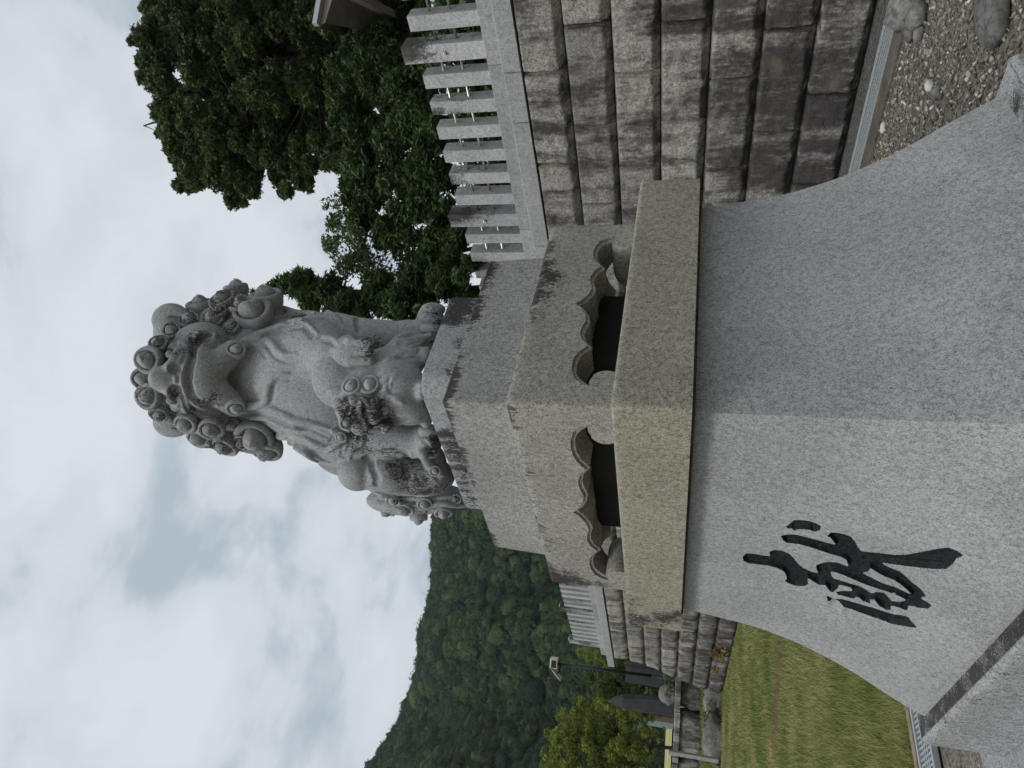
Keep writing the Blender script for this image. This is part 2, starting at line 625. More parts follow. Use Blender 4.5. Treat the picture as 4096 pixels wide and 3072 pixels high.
def stone(s0, s1, z0, z1, seed, last, far):
    nx, nz = (40, 20) if not far else (14, 9)
    gap = 0.006
    L, Hh = s1 - s0, z1 - z0
    u, v = np.meshgrid(np.linspace(0, 1, nx), np.linspace(0, 1, nz))
    u, v = u.ravel(), v.ravel()
    s = s0 + gap + u * (L - 2 * gap)
    z = z0 + gap + v * (Hh - 2 * gap)
    if last:      # slanted end stone follows the batter
        se = np.array([s_end(zz) for zz in z])
        s = s0 + gap + u * (se - s0 - gap)
    q = np.stack([s * 2.6, z * 2.6, np.full_like(s, seed * 7.13)], 1)
    n1 = fbm(q, 3)
    q2 = np.stack([s * 9, z * 9, np.full_like(s, seed * 3.7)], 1)
    n2 = fbm(q2, 3, 0.6)
    dl, dr = u * L, (1 - u) * L
    db, dt = v * Hh, (1 - v) * Hh
    q3 = np.stack([s * 22, z * 22, np.full_like(s, seed * 1.7)], 1)
    n3 = fbm(q3, 2)
    ub = 0.068 + 0.04 * n1 + 0.035 * n2
    fall = 0.105 * np.clip(1 - db / np.maximum(ub, 0.03), 0, 1) ** 0.55
    fall = np.maximum(fall, 0.03 * np.clip(1 - dt / (0.025 + 0.015 * n2), 0, 1) ** 1.2)
    fall = np.maximum(fall, 0.04 * np.clip(1 - dl / (0.03 + 0.02 * n1), 0, 1) ** 1.2)
    fall = np.maximum(fall, 0.04 * np.clip(1 - dr / (0.03 + 0.02 * n1), 0, 1) ** 1.2)
    w = 0.06 + 0.026 * n1 + 0.022 * n2 + 0.010 * n3 - fall
    edge = (u == 0) | (u == 1) | (v == 0) | (v == 1)
    w = np.where(edge, np.minimum(w, -0.045), w)
    P = wps(s, w, z)
    idx = np.arange(nx * nz).reshape(nz, nx)
    F = np.stack([idx[:-1, :-1].ravel(), idx[1:, :-1].ravel(), idx[1:, 1:].ravel(), idx[:-1, 1:].ravel()], 1)
    # sides back into the wall
    ring = np.concatenate([idx[0, :], idx[1:, -1], idx[-1, -2::-1], idx[-2:0:-1, 0]])
    back = wps(s[ring], np.full(len(ring), -0.14), z[ring])
    nb = len(P)
    m_ = len(ring)
    j = np.arange(m_)
    F2 = np.stack([ring[j], ring[(j + 1) % m_], nb + (j + 1) % m_, nb + j], 1)
    if last:      # cap the end
        pass
    st = np.clip(1.25 - db / np.maximum(ub, 0.03), 0, 1) * 0.75 * (db < ub * 1.2)
    return np.concatenate([P, back]), np.concatenate([F, F2]), np.concatenate([st, np.zeros(m_)])


def set_attr(me, name, vals):
    a = me.attributes.new(name, 'FLOAT', 'POINT')
    a.data.foreach_set('value', np.asarray(vals, np.float32))


sid = 0
for k in range(7):
    z1 = 3.515 - CH * k
    z0 = max(0.0, z1 - CH)
    s = JO[k] - 1.115 * 3
    while True:
        s1 = s + 1.115 + 0.05 * math.sin(sid * 2.3)
        se = s_end((z0 + z1) / 2)
        last = s1 > se - 0.35
        if s1 > -1.6:
            V, Fc, st = stone(s, se if last else s1, z0, z1, sid, last, s > 9)
            o = part('stone', V, Fc, M['stone'], wall, True)
            set_attr(o.data, 'stain', st)
        sid += 1
        s = s1
        if last:
            break
# coping slabs: wide lower slab, narrower kerb on top
s = -3.2
lens = [1.8, 1.8, 0.6, 1.85]
cuts = [-3.3, -1.4, 0.4, 1.0]
while cuts[-1] < 20.38 - 1.2:
    cuts.append(cuts[-1] + 1.83)
cuts.append(20.38)
for a, b in zip(cuts[:-1], cuts[1:]):
    mb = MB()
    mb.box(wp((a + b) / 2, -0.29, 3.512), (b - a) / 2 - 0.003, 0.36, 0.21, (WT[0], WT[1]), 0.012)
    mb.build('coping_slab', M['coping'], wall)
cut2 = [-3.0, -1.1, 0.345, 2.62]
while cut2[-1] < 19.6 - 1.2:
    cut2.append(cut2[-1] + 1.17)
cut2.append(19.62)
for a, b in zip(cut2[:-1], cut2[1:]):
    mb = MB()
    mb.box(wp((a + b) / 2, -0.29, 3.722), (b - a) / 2 - 0.002, 0.26, 0.185, (WT[0], WT[1]), 0.008)
    mb.build('kerb_stone', M['coping'], wall)

# ------------------------------------------------------------------ stone fence on the wall
fence = thing('stone_fence', 'pale granite post fence with two steel rails on top of the stone wall', 'fence', tuple(wp(0, -0.29, 3.9)))


def post_mesh(hw, hd, h, seed, dirty, pyramid):
    """Rings up the height so that the stains can vary."""
    nz = 9
    V, F, st = [], [], []
    zs = list(np.linspace(0, h, nz))
    for z in zs:
        for i, j in ((-1, -1), (0, -1), (1, -1), (1, 0), (1, 1), (0, 1), (-1, 1), (-1, 0)):
            V.append((i * hw, j * hd, z))
            st.append(dirty * max(0, vnoise(np.array([[i * 0.8 + seed * 5.1, j * 0.7, z * 2.2]]))[0] * 0.5 + 0.25 + 0.45 * (z / h - 0.45)))
    for k in range(nz - 1):
        for i in range(8):
            F.append((k * 8 + i, k * 8 + (i + 1) % 8, k * 8 + 8 + (i + 1) % 8, k * 8 + 8 + i))
    b = (nz - 1) * 8
    V.append((0, 0, h + pyramid))
    st.append(0)
    for i in range(8):
        F.append((b + i, b + (i + 1) % 8, nz * 8))
    return np.array(V), F, st


def place_post(s, hw, hd, h, seed, dirty, pyramid, w=-0.30):
    V, F, st = post_mesh(hw, hd, h, seed, dirty, pyramid)
    # local x along the wall, local -y outwards
    P = wps(s + V[:, 0], w - V[:, 1], 3.906 + V[:, 2])
    F = [tuple(reversed(f)) for f in F]
    o = part('post', P, F, M['fence'], fence)
    set_attr(o.data, 'stain', st)
    return o


bigs = [0.226 + 2.337 * k for k in range(-1, 8)] + [19.3]
for bi, b in enumerate(bigs):
    o = place_post(b, 0.1, 0.12, 1.04, bi, 1.25, 0.055)
    o['label'] = 'taller main post with dark run-off stains'
    nxt = bigs[bi + 1] if bi + 1 < len(bigs) else None
    if nxt:
        n_ = 6 if nxt - b < 2.5 else 7
        for i in range(n_):
            s = b + (nxt - b) * (i + 1) / (n_ + 1)
            place_post(s, 0.082, 0.10, 0.875, bi * 7 + i + 50, 0.5 if (i * 5 + bi) % 3 else 1.0, 0.012)
        for z in (4.30, 4.54):
            mb = MB()
            mb.tube([wp(b, -0.30, z), wp(nxt, -0.30, z)], 0.017, 8)
            mb.build('rail', M['steel'], fence, True)
    mb = MB()
    mb.tube([wp(b, -0.175, 4.43), wp(b, -0.15, 4.43)], 0.022, 8)
    mb.tube([wp(b, -0.15, 4.43), wp(b, -0.135, 4.43)], 0.011, 6)
    mb.build('bolt', M['steel'], fence)


# ------------------------------------------------------------------ drains
def grate(name, label, origin, dx, dy, L, Wd, off):
    """Steel grating: origin corner, dx along, dy across."""
    t = thing(name, label, 'drain', tuple(origin))
    o3 = np.array(origin)
    z = np.array([0, 0, 1.0])

    def bar(mb, a0, a1, b0, b1, z0, z1):
        q = [o3 + dx * a + dy * b + z * zz for zz in (z0, z1) for a, b in ((a0, b0), (a1, b0), (a1, b1), (a0, b1))]
        mb.hexa(q)
    mb = MB(); bar(mb, 0, L, 0, Wd, -0.008, -0.003); mb.build('channel', M['shade'], t)  # flat dark sheet under the bars, coloured as the shade in the drain
    for b in (0, Wd - 0.03):
        mb = MB(); bar(mb, 0, L, b, b + 0.03, 0.0, 0.035); mb.build('frame', M['metal'], t)
    for b in np.linspace(0.10, Wd - 0.12, 3):
        mb = MB(); bar(mb, 0, L, b, b + 0.012, 0.0, 0.028); mb.build('rail', M['metal'], t)
    mb = MB()
    n = int(L / 0.033)
    for i in range(n):
        bar(mb, i * 0.033, i * 0.033 + 0.014, 0.03, Wd - 0.03, 0.004, 0.025)
    kind(mb.build('bar', M['metal'], t), 'stuff')
    return t


grate('drain_grate', 'long galvanised drain grating running along the foot of the stone wall', wp(-5, 0.93, 0.004), WT, WN, 10.1, 0.36, 0)
grate('drain_grate', 'galvanised drain grating between the lawn edge and the gravel, by the pedestal', pp(-6.0, 2.80, 0.004), EX, EY, 9.6, 0.30, 0)
mb = MB(); mb.box(wp(0.4, 1.06, -0.002), 5.5, 0.125, 0.03, (WT[0], WT[1]), 0.006)
kind(mb.build('kerb', M['concrete'], None), 'structure')
mb = MB(); mb.box(pp(-1.2, 3.135, -0.002), 4.9, 0.03, 0.05, (EX[0], EX[1]), 0.004)
kind(mb.build('kerb', simple('timber_edge', (0.26, 0.21, 0.15), 0.9, var=0.3, scale=14), None), 'structure')

# ------------------------------------------------------------------ pedestal
ped = thing('stone_pedestal', 'tall granite pedestal of stacked blocks with flared shaft, carrying the lion statue', 'pedestal', tuple(PC))


def blob_stain(me, off, blobs):
    """'stain' attribute: soft patches of dark lichen around points (world)."""
    co = np.empty(len(me.vertices) * 3, np.float32)
    me.vertices.foreach_get('co', co)
    co = co.reshape(-1, 3) + np.array(off)
    s = np.zeros(len(co))
    for c, r, a in blobs:
        c = np.array(c)
        r = np.array(r) if not np.isscalar(r) else np.array([r, r, r])
        d = np.sqrt((((co - c) / r) ** 2).sum(1))
        s = np.maximum(s, a * np.clip(1.15 - d, 0, 1))
    set_attr(me, 'stain', s)


def grid_block(name, hb, ht, z0, z1, mat, bev, parent, stains=None, n=40, nz=8, k=KX):
    """Block whose sides are grids (half size hb at the base, ht at the top along EY, k times that along EX)."""
    V, F = [], []
    lev = [(z0, hb, 0.0), ]
    for i in range(1, nz):
        f = i / nz
        lev.append((z0 + (z1 - bev - z0) * f, hb + (ht - hb) * f, 0.0))
    lev.append((z1 - bev, ht, 0.0))
    nb = 4
    for i in range(1, nb + 1):
        a = i / nb * math.pi / 2
        lev.append((z1 - bev + bev * math.sin(a), ht, bev * (1 - math.cos(a))))
    rc = max(0.004, bev * 0.55)         # rounding of the vertical edges
    per = []
    for sx, sy, a0 in ((-1, -1, 180), (1, -1, 270), (1, 1, 0), (-1, 1, 90)):
        nxt = {(-1, -1): (1, -1), (1, -1): (1, 1), (1, 1): (-1, 1), (-1, 1): (-1, -1)}[(sx, sy)]
        for i in range(4):
            an = R(a0 + 90 * i / 3)
            per.append(('c', sx, sy, math.cos(an), math.sin(an)))
        for i in range(1, n):
            per.append(('e', sx, sy, nxt[0], nxt[1], i / n))
    m_ = len(per)
    for z, h, ins in lev:
        a_, b_ = h * k - ins, h - ins
        r_ = max(0.002, rc - ins * 0.3)
        for q in per:
            if q[0] == 'c':
                x = q[1] * (a_ - r_) + q[3] * r_
                y = q[2] * (b_ - r_) + q[4] * r_
            else:
                sx, sy, tx, ty, f = q[1:]
                if sy == ty:      # along x
                    x0, x1 = sx * (a_ - r_), tx * (a_ - r_)
                    x, y = x0 + (x1 - x0) * f, sy * b_
                else:
                    y0, y1 = sy * (b_ - r_), ty * (b_ - r_)
                    x, y = sx * a_, y0 + (y1 - y0) * f
            V.append(pp(x, y, z))
    for j in range(len(lev) - 1):
        for i in range(m_):
            F.append((j * m_ + i, j * m_ + (i + 1) % m_, (j + 1) * m_ + (i + 1) % m_, (j + 1) * m_ + i))
    F.append(tuple(range((len(lev) - 1) * m_, len(lev) * m_)))
    F.append(tuple(reversed(range(m_))))
    o = part(name, V, F, mat, parent)
    o.data.polygons.foreach_set('use_smooth', np.ones(len(F), bool))
    o.data.polygons[len(F) - 1].use_smooth = False
    o.data.polygons[len(F) - 2].use_smooth = False
    try:
        o.data.set_sharp_from_angle(angle=R(32))
    except Exception:
        pass
    blob_stain(o.data, world_loc(parent), stains or [])
    return o


# lowest slab, base block
grid_block('foundation_slab', 1.25, 1.25, 0.0, 0.345, M['base'], 0.012, ped, k=0.80)
Zb, Zs = 0.345, 0.631
top_st = [(pp(-0.73, b_, Zs), 0.23, 0.80) for b_ in np.linspace(-0.98, 0.95, 14)]
top_st += [(pp(-0.5 + 0.3 * i, -0.98, Zs), 0.20, 0.75) for i in range(4)]
# the top of the base block as a ledge with its own grid, so that the lichen has vertices to sit on
bb = grid_block('base_block', 1.026, 1.026, Zb + 0.003, Zs - 0.002, M['base'], 0.022, ped,
                [(pp(-0.77, 0.2 + 0.25 * i, Zs - 0.02), (0.05, 0.12, 0.05), 0.5) for i in range(3)], n=60)
nx_ = 90
aa, bb_ = np.meshgrid(np.linspace(-0.752, 0.752, nx_), np.linspace(-1.006, 1.006, nx_))
V_ = np.array([pp(a, b, Zs) for a, b in zip(aa.ravel(), bb_.ravel())])
ix = np.arange(nx_ * nx_).reshape(nx_, nx_)
F_ = np.stack([ix[:-1, :-1].ravel(), ix[:-1, 1:].ravel(), ix[1:, 1:].ravel(), ix[1:, :-1].ravel()], 1)
lg = part('ledge', V_, F_, M['base'], bb)
blob_stain(lg.data, world_loc(bb), top_st + [(pp(0.60, -0.9, Zs), (0.14, 0.2, 0.1), 0.7)])

# flared shaft, its front-left face cut with one large character
SZ = np.array([0.632, 0.66, 0.79, 0.89, 1.0, 1.12, 1.265, 1.36, 1.572])
SH = np.array([0.926, 0.915, 0.857, 0.808, 0.764, 0.7235, 0.689, 0.676, 0.651])


def s_half(z):
    # smooth through the measured profile
    z = np.asarray(z, float)
    h = 0.03
    return sum(np.interp(np.clip(z + d, SZ[0], SZ[-1]), SZ, SH) for d in np.linspace(-h, h, 9)) / 9


def pix_face(x, y):
    """Point of the shaft's left face seen at frame point (x, y): (b along EY, z)."""
    d = ray(x, y)
    z = 1.0
    for _ in range(60):
        c = -EX @ PC + float(s_half(z)) * KX
        t = (c - CAM @ -EX) / (d @ -EX)
        P = CAM + d * t
        z = 0.5 * z + 0.5 * P[2]
    return (P - PC) @ EY, P[2]


STROKES = [
    [(540, 350), (575, 320), (610, 292), (660, 288), (740, 295), (800, 315), (850, 345), (840, 375), (790, 392), (750, 375), (690, 368), (640, 370), (605, 378), (595, 362), (555, 362)],
    [(495, 430), (560, 416), (640, 418), (760, 450), (900, 488), (985, 510), (960, 475), (930, 440), (900, 435), (935, 398), (1000, 402), (1060, 415), (1110, 435), (1150, 480), (1175, 530), (1205, 565), (1300, 575), (1400, 585), (1500, 597), (1600, 597), (1700, 580), (1800, 560), (1900, 540), (1980, 533), (2040, 555), (2080, 580), (2105, 605), (2050, 625), (2020, 670), (1960, 718), (1850, 720), (1740, 710), (1600, 695), (1500, 680), (1400, 665), (1380, 668), (1440, 700), (1540, 740), (1590, 780), (1640, 830), (1700, 875), (1745, 915), (1775, 960), (1735, 972), (1735, 985), (1790, 1015), (1830, 1045), (1800, 1068), (1720, 1065), (1640, 1045), (1620, 1050), (1615, 1080), (1590, 1085), (1560, 1070), (1500, 1050), (1465, 1045), (1465, 1080), (1430, 1082), (1370, 1050), (1330, 1000), (1300, 990), (1280, 985), (1285, 1025), (1230, 1010), (1190, 975), (1165, 965), (1130, 985), (1070, 965), (1000, 950), (985, 925), (1040, 915), (1120, 918), (1125, 890), (1060, 870), (1005, 860), (1000, 890), (950, 930), (920, 905), (890, 865), (830, 860), (780, 830), (730, 795), (735, 855), (700, 872), (620, 868), (570, 850), (528, 825), (545, 815), (545, 780), (520, 740), (470, 715), (380, 690), (290, 680), (210, 670), (165, 650), (155, 615), (190, 582), (250, 585), (330, 600), (400, 608), (395, 570), (440, 552), (510, 560), (570, 590), (610, 630), (650, 680), (690, 712), (740, 735), (800, 755), (830, 765), (810, 720), (805, 690), (850, 672), (920, 660), (1000, 665), (1060, 690), (1085, 705), (1090, 680), (1075, 640), (1030, 615), (940, 590), (850, 560), (760, 530), (660, 502), (545, 490), (515, 465)],
    [(898, 962), (920, 965), (960, 985), (1050, 990), (1120, 1010), (1220, 1040), (1330, 1070), (1420, 1100), (1500, 1125), (1560, 1130), (1620, 1145), (1640, 1175), (1670, 1210), (1700, 1240), (1640, 1235), (1560, 1220), (1470, 1205), (1380, 1170), (1280, 1135), (1180, 1100), (1080, 1065), (1000, 1050), (940, 1025), (910, 1000)],
]
HOLES = [
    [(935, 745), (960, 745), (1050, 775), (1150, 820), (1250, 860), (1350, 895), (1450, 925), (1540, 960), (1600, 990), (1600, 1000), (1540, 1015), (1470, 1005), (1440, 965), (1400, 930), (1330, 925), (1310, 940), (1280, 930), (1240, 900), (1180, 870), (1110, 850), (1000, 815), (960, 805), (940, 780)],
    [(1215, 755), (1270, 740), (1285, 710), (1340, 745), (1420, 790), (1500, 820), (1560, 860), (1620, 910), (1660, 955), (1600, 925), (1500, 880), (1400, 850), (1320, 810), (1250, 775)],
]
to_f = lambda poly: np.array([pix_face(2900 + a / 2.212, 1950 + b / 2.212) for a, b in poly])
STROKES = [to_f(p_) for p_ in STROKES]
HOLES = [to_f(p_) for p_ in HOLES]


def poly_sd(px, py, poly):
    """Signed distance (inside > 0) to a polygon."""
    d2 = np.full(px.shape, 1e9)
    ins = np.zeros(px.shape, bool)
    n = len(poly)
    for i in range(n):
        ax_, ay_ = poly[i]
        bx, by = poly[(i + 1) % n]
        ex_, ey_ = bx - ax_, by - ay_
        wx, wy = px - ax_, py - ay_
        t = np.clip((wx * ex_ + wy * ey_) / (ex_ * ex_ + ey_ * ey_ + 1e-12), 0, 1)
        d2 = np.minimum(d2, (wx - ex_ * t) ** 2 + (wy - ey_ * t) ** 2)
        c = ((ay_ <= py) & (by > py)) | ((by <= py) & (ay_ > py))
        with np.errstate(divide='ignore', invalid='ignore'):
            xi = ax_ + (py - ay_) / (by - ay_ + 1e-15) * ex_
        ins ^= c & (px < xi)
    d = np.sqrt(d2)
    return np.where(ins, d, -d)


zs = np.concatenate([np.linspace(Zs, 0.78, 8)[:-1], np.linspace(0.78, 1.43, 200)[:-1], np.linspace(1.43, 1.572, 8)])
ts = np.concatenate([np.linspace(-1, -0.42, 14)[:-1], np.linspace(-0.42, 0.40, 180)[:-1], np.linspace(0.40, 1, 14)])
TT, ZZ = np.meshgrid(ts, zs)
HH = s_half(ZZ)
BB = TT * HH
sdv = np.full(BB.shape, -1.0)
for p_ in STROKES:
    sdv = np.maximum(sdv, poly_sd(BB, ZZ, p_))
for p_ in HOLES:
    sdv = np.minimum(sdv, -poly_sd(BB, ZZ, p_))
# pull grid points near an outline onto it, so that the cut has clean edges
def all_sd(b, z):
    v = np.full(b.shape, -1.0)
    for q_ in STROKES:
        v = np.maximum(v, poly_sd(b, z, q_))
    for q_ in HOLES:
        v = np.minimum(v, -poly_sd(b, z, q_))
    return v


for _ in range(2):
    near = np.abs(sdv) < 0.0030
    b0, z0_ = BB[near], ZZ[near]
    gb = (all_sd(b0 + 4e-4, z0_) - all_sd(b0 - 4e-4, z0_)) / 8e-4
    gz = (all_sd(b0, z0_ + 4e-4) - all_sd(b0, z0_ - 4e-4)) / 8e-4
    gg = np.maximum(gb * gb + gz * gz, 0.3)
    snap = np.abs(sdv[near]) < 0.0017
    BB[near] = b0 - np.where(snap, sdv[near] * gb / gg, 0)
    ZZ[near] = z0_ - np.where(snap, sdv[near] * gz / gg, 0)
    sdv[near] = all_sd(BB[near], ZZ[near])
HH = s_half(ZZ)
dep = np.clip((sdv - 0.0002) * 2.2, 0, 0.016)
dep = np.where(dep > 0, dep + 0.0025 * vnoise(np.stack([BB.ravel() * 130, ZZ.ravel() * 60, 0 * BB.ravel()], 1)).reshape(BB.shape) * (dep > 0.004), 0)
AA = -HH * KX + dep
P_ = PC[None] + AA.ravel()[:, None] * EX + BB.ravel()[:, None] * EY + ZZ.ravel()[:, None] * np.array([0, 0, 1.0])
nr, nc = BB.shape
ix = np.arange(nr * nc).reshape(nr, nc)
quad = np.stack([ix[:-1, 1:].ravel(), ix[:-1, :-1].ravel(), ix[1:, :-1].ravel(), ix[1:, 1:].ravel()], 1)
inside = (sdv.ravel()[quad] > -0.0004).mean(1) > 0.5


def compact(P, F):
    used = np.unique(F)
    mp = np.full(len(P), -1)
    mp[used] = np.arange(len(used))
    return P[used], mp[F]


# the other three faces join the uncut part of the left face as one shaft
Vs, Fs = compact(P_, quad[~inside])
Vs, Fs = [Vs], [Fs]
off = len(Vs[0])
zc = np.linspace(Zs, 1.572, 30)
for face_ in range(3):
    tc = np.linspace(-1, 1, 12)
    T2, Z2 = np.meshgrid(tc, zc)
    H2 = s_half(Z2)
    if face_ == 0:
        A2, B2 = T2 * H2 * KX, -H2
    elif face_ == 1:
        A2, B2 = H2 * KX, T2 * H2
    else:
        A2, B2 = -T2 * H2 * KX, H2
    Pn = PC[None] + A2.ravel()[:, None] * EX + B2.ravel()[:, None] * EY + Z2.ravel()[:, None] * np.array([0, 0, 1.0])
    i2 = np.arange(Pn.shape[0]).reshape(T2.shape)
    Vs.append(Pn)
    Fs.append(np.stack([i2[:-1, :-1].ravel(), i2[:-1, 1:].ravel(), i2[1:, 1:].ravel(), i2[1:, :-1].ravel()], 1) + off)
    off += len(Pn)
shaft = part('shaft', np.concatenate(Vs), np.concatenate(Fs), M['shaft'], ped)
Vi, Fi = compact(P_, quad[inside])
o = part('engraved_character', Vi, Fi, M['ink'], shaft, True)
o['label'] = 'large brush-style kanji cut into the shaft and painted black'
# thin shadow-joint course under the slab
grid_block('joint_course', 0.672, 0.672, 1.5725, 1.581, M['mortar'], 0.001, ped, n=2, nz=1, k=0.752)

# wide slab
Z2_, Z3_, Z4_ = 1.799, 2.1425, 2.395
lst = [(pp(-0.556, 0.71 - 0.028 * i, 1.795 - 0.042 * i), 0.085, 0.85) for i in range(6)]
lst += [(pp(-0.556, 0.66 - 0.05 * i, 1.79), 0.07, 0.85 - 0.09 * i) for i in range(6)]
lst += [(pp(-0.556, 0.66, 1.74), 0.06, 0.75), (pp(-0.556, 0.70, 1.66), 0.06, 0.6)]
grid_block('slab', 0.739, 0.739, 1.5815, Z2_, M['slab'], 0.014, ped, lst, n=60, nz=14)

# carved tier: block on scrolled feet, cut through both ways
AP = [(0.0, 1.970), (0.022, 1.950), (0.072, 1.9285), (0.118, 1.921), (0.165, 1.932), (0.203, 1.934), (0.245, 1.924), (0.272, 1.906), (0.283, 1.9015),
      (0.295, 1.908), (0.325, 1.927), (0.365, 1.938), (0.405, 1.940), (0.440, 1.937), (0.470, 1.925), (0.495, 1.905), (0.508, 1.890)]
FOOT = [(0.496, 1.893), (0.478, 1.8915), (0.455, 1.882), (0.438, 1.866), (0.430, 1.848), (0.431, 1.830), (0.439, 1.812), (0.448, 1.795)]


def dense(pts, n=3):
    out = []
    for a, b in zip(pts[:-1], pts[1:]):
        for i in range(n):
            f = i / n
            out.append((a[0] + (b[0] - a[0]) * f, a[1] + (b[1] - a[1]) * f))
    out.append(pts[-1])
    return out


def arch(scale, grow=0.0):
    ap = [(x, z + grow) for x, z in AP]
    if grow:
        ap = ap[:-3] + [(0.480 + grow * 0.5, 1.927 + grow * 0.8), (0.506 + grow * 0.8, 1.905 + grow * 0.5), (0.520 + grow * 0.6, 1.884)]
        ft = [(0.500, 1.886)] + [(x + 0.004, z - 0.002) for x, z in FOOT[2:]]
    else:
        ft = FOOT
    r_ = [(x * scale, z) for x, z in ap + ft]
    return r_ + [(r_[-1][0], 1.78)], r_


def prism(poly2, axis, l0, l1):
    """Closed prism of the mirrored outline, axis 'x' cuts along EX."""
    half = poly2
    full = half + [(-x, z) for x, z in reversed(half[1:])] if half[0][0] == 0 else half + [(-x, z) for x, z in reversed(half)]
    V, F = [], []
    n = len(full)
    for l in (l0, l1):
        for x, z in full:
            V.append(pp(l, x, z) if axis == 'x' else pp(x, l, z))
    F.append(tuple(range(n)))
    F.append(tuple(reversed(range(n, 2 * n))))
    for i in range(n):
        F.append((i, n + i, n + (i + 1) % n, (i + 1) % n))
    me = raw_mesh('cut', V, F)
    bm = bmesh.new()
    bm.from_mesh(me)
    bmesh.ops.recalc_face_normals(bm, faces=bm.faces)
    bm.to_mesh(me)
    bm.free()
    return me


A3 = 0.6125
blk = grid_block('carved_block', A3 + 0.001, A3, Z2_ + 0.0005, Z3_, M['carved'], 0.024, ped,
                 [(pp(-0.46, 0.575, 2.10), 0.10, 0.95), (pp(-0.46, 0.53, 2.06), 0.10, 0.85), (pp(-0.46, 0.58, 2.0), 0.07, 0.8),
                  (pp(-0.46, 0.57, 1.92), 0.06, 0.45), (pp(-0.46, 0.48, 2.12), 0.07, 0.7), (pp(-0.46, 0.30, 2.12), 0.06, 0.55), (pp(-0.46, 0.23, 2.10), 0.05, 0.45),
                  (pp(0.14, -0.612, 2.10), 0.09, 0.85), (pp(0.04, -0.612, 2.12), 0.08, 0.75), (pp(0.22, -0.612, 2.12), 0.07, 0.7), (pp(-0.05, -0.612, 2.11), 0.07, 0.5)], n=50, nz=16)
cutters = []
for axis, sc, hl in (('x', 1.0, 0.462), ('y', 0.715, 0.6125)):
    full, _ = arch(sc)
    cutters.append(prism(full, axis, -hl - 0.1, hl + 0.1))
    g1, _ = arch(sc, 0.013)
    for sgn in (-1, 1):
        a_, b_ = sorted((sgn * (hl - 0.011), sgn * (hl + 0.1)))
        cutters.append(prism(g1, axis, a_, b_))
ploc = world_loc(ped)
for cm in cutters:
    co = link('cutter', cm, None, None)
    md = blk.modifiers.new('cut', 'BOOLEAN')
    md.operation = 'DIFFERENCE'
    md.solver = 'EXACT'
    md.object = co
bpy.context.view_layer.update()
dg = bpy.context.evaluated_depsgraph_get()
me2 = bpy.data.meshes.new_from_object(blk.evaluated_get(dg))
blk.modifiers.clear()
old = blk.data
blk.data = me2
for o in [o for o in bpy.data.objects if o.name.startswith('cutter')]:
    m_ = o.data
    bpy.data.objects.remove(o, do_unlink=True)
    bpy.data.meshes.remove(m_)
bpy.data.meshes.remove(old)
blk.data.name = 'carved_block'
try:
    blk.data.set_sharp_from_angle(angle=R(30))
except Exception:
    pass

# added pier inside the carved tier: blocks light, near-black colour stands for shade
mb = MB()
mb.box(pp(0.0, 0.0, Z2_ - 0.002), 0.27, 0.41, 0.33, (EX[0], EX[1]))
shade_core = mb.build('core', M['shade'], ped)
set_attr(shade_core.data, 'stain', np.full(8, 0.2))
# plain upper block
grid_block('upper_block', 0.512, 0.4995, Z3_ + 0.001, Z4_, M['block'], 0.004, ped,
           [(pp(0.34 - 0.06 * i, -0.5, 2.395), 0.075, 0.85 - 0.05 * i) for i in range(7)] +
           [(pp(-0.375, -0.1 + 0.1 * i, 2.40), 0.035, 0.6) for i in range(6)], n=60, nz=14)

# ------------------------------------------------------------------ lion statue
Z5_ = 2.546
SL, SWd = 0.430, 0.2425


def cam2world(Q):
    return CAM[None] + Q[:, :1] * RT[None] + Q[:, 1:2] * UP[None] + Q[:, 2:3] * FW[None]


def S(x, y, d):
    """Point near the statue: frame position (x, y) and depth d in mm from 2.9 m; axes right, up, away."""
    z = 2.9 + d * 0.001
    return np.array([(3072 - y - 1536) / F_PX * z, -(x - 2048) / F_PX * z, z])


def px(d):
    return (2.9 + d * 0.001) / F_PX


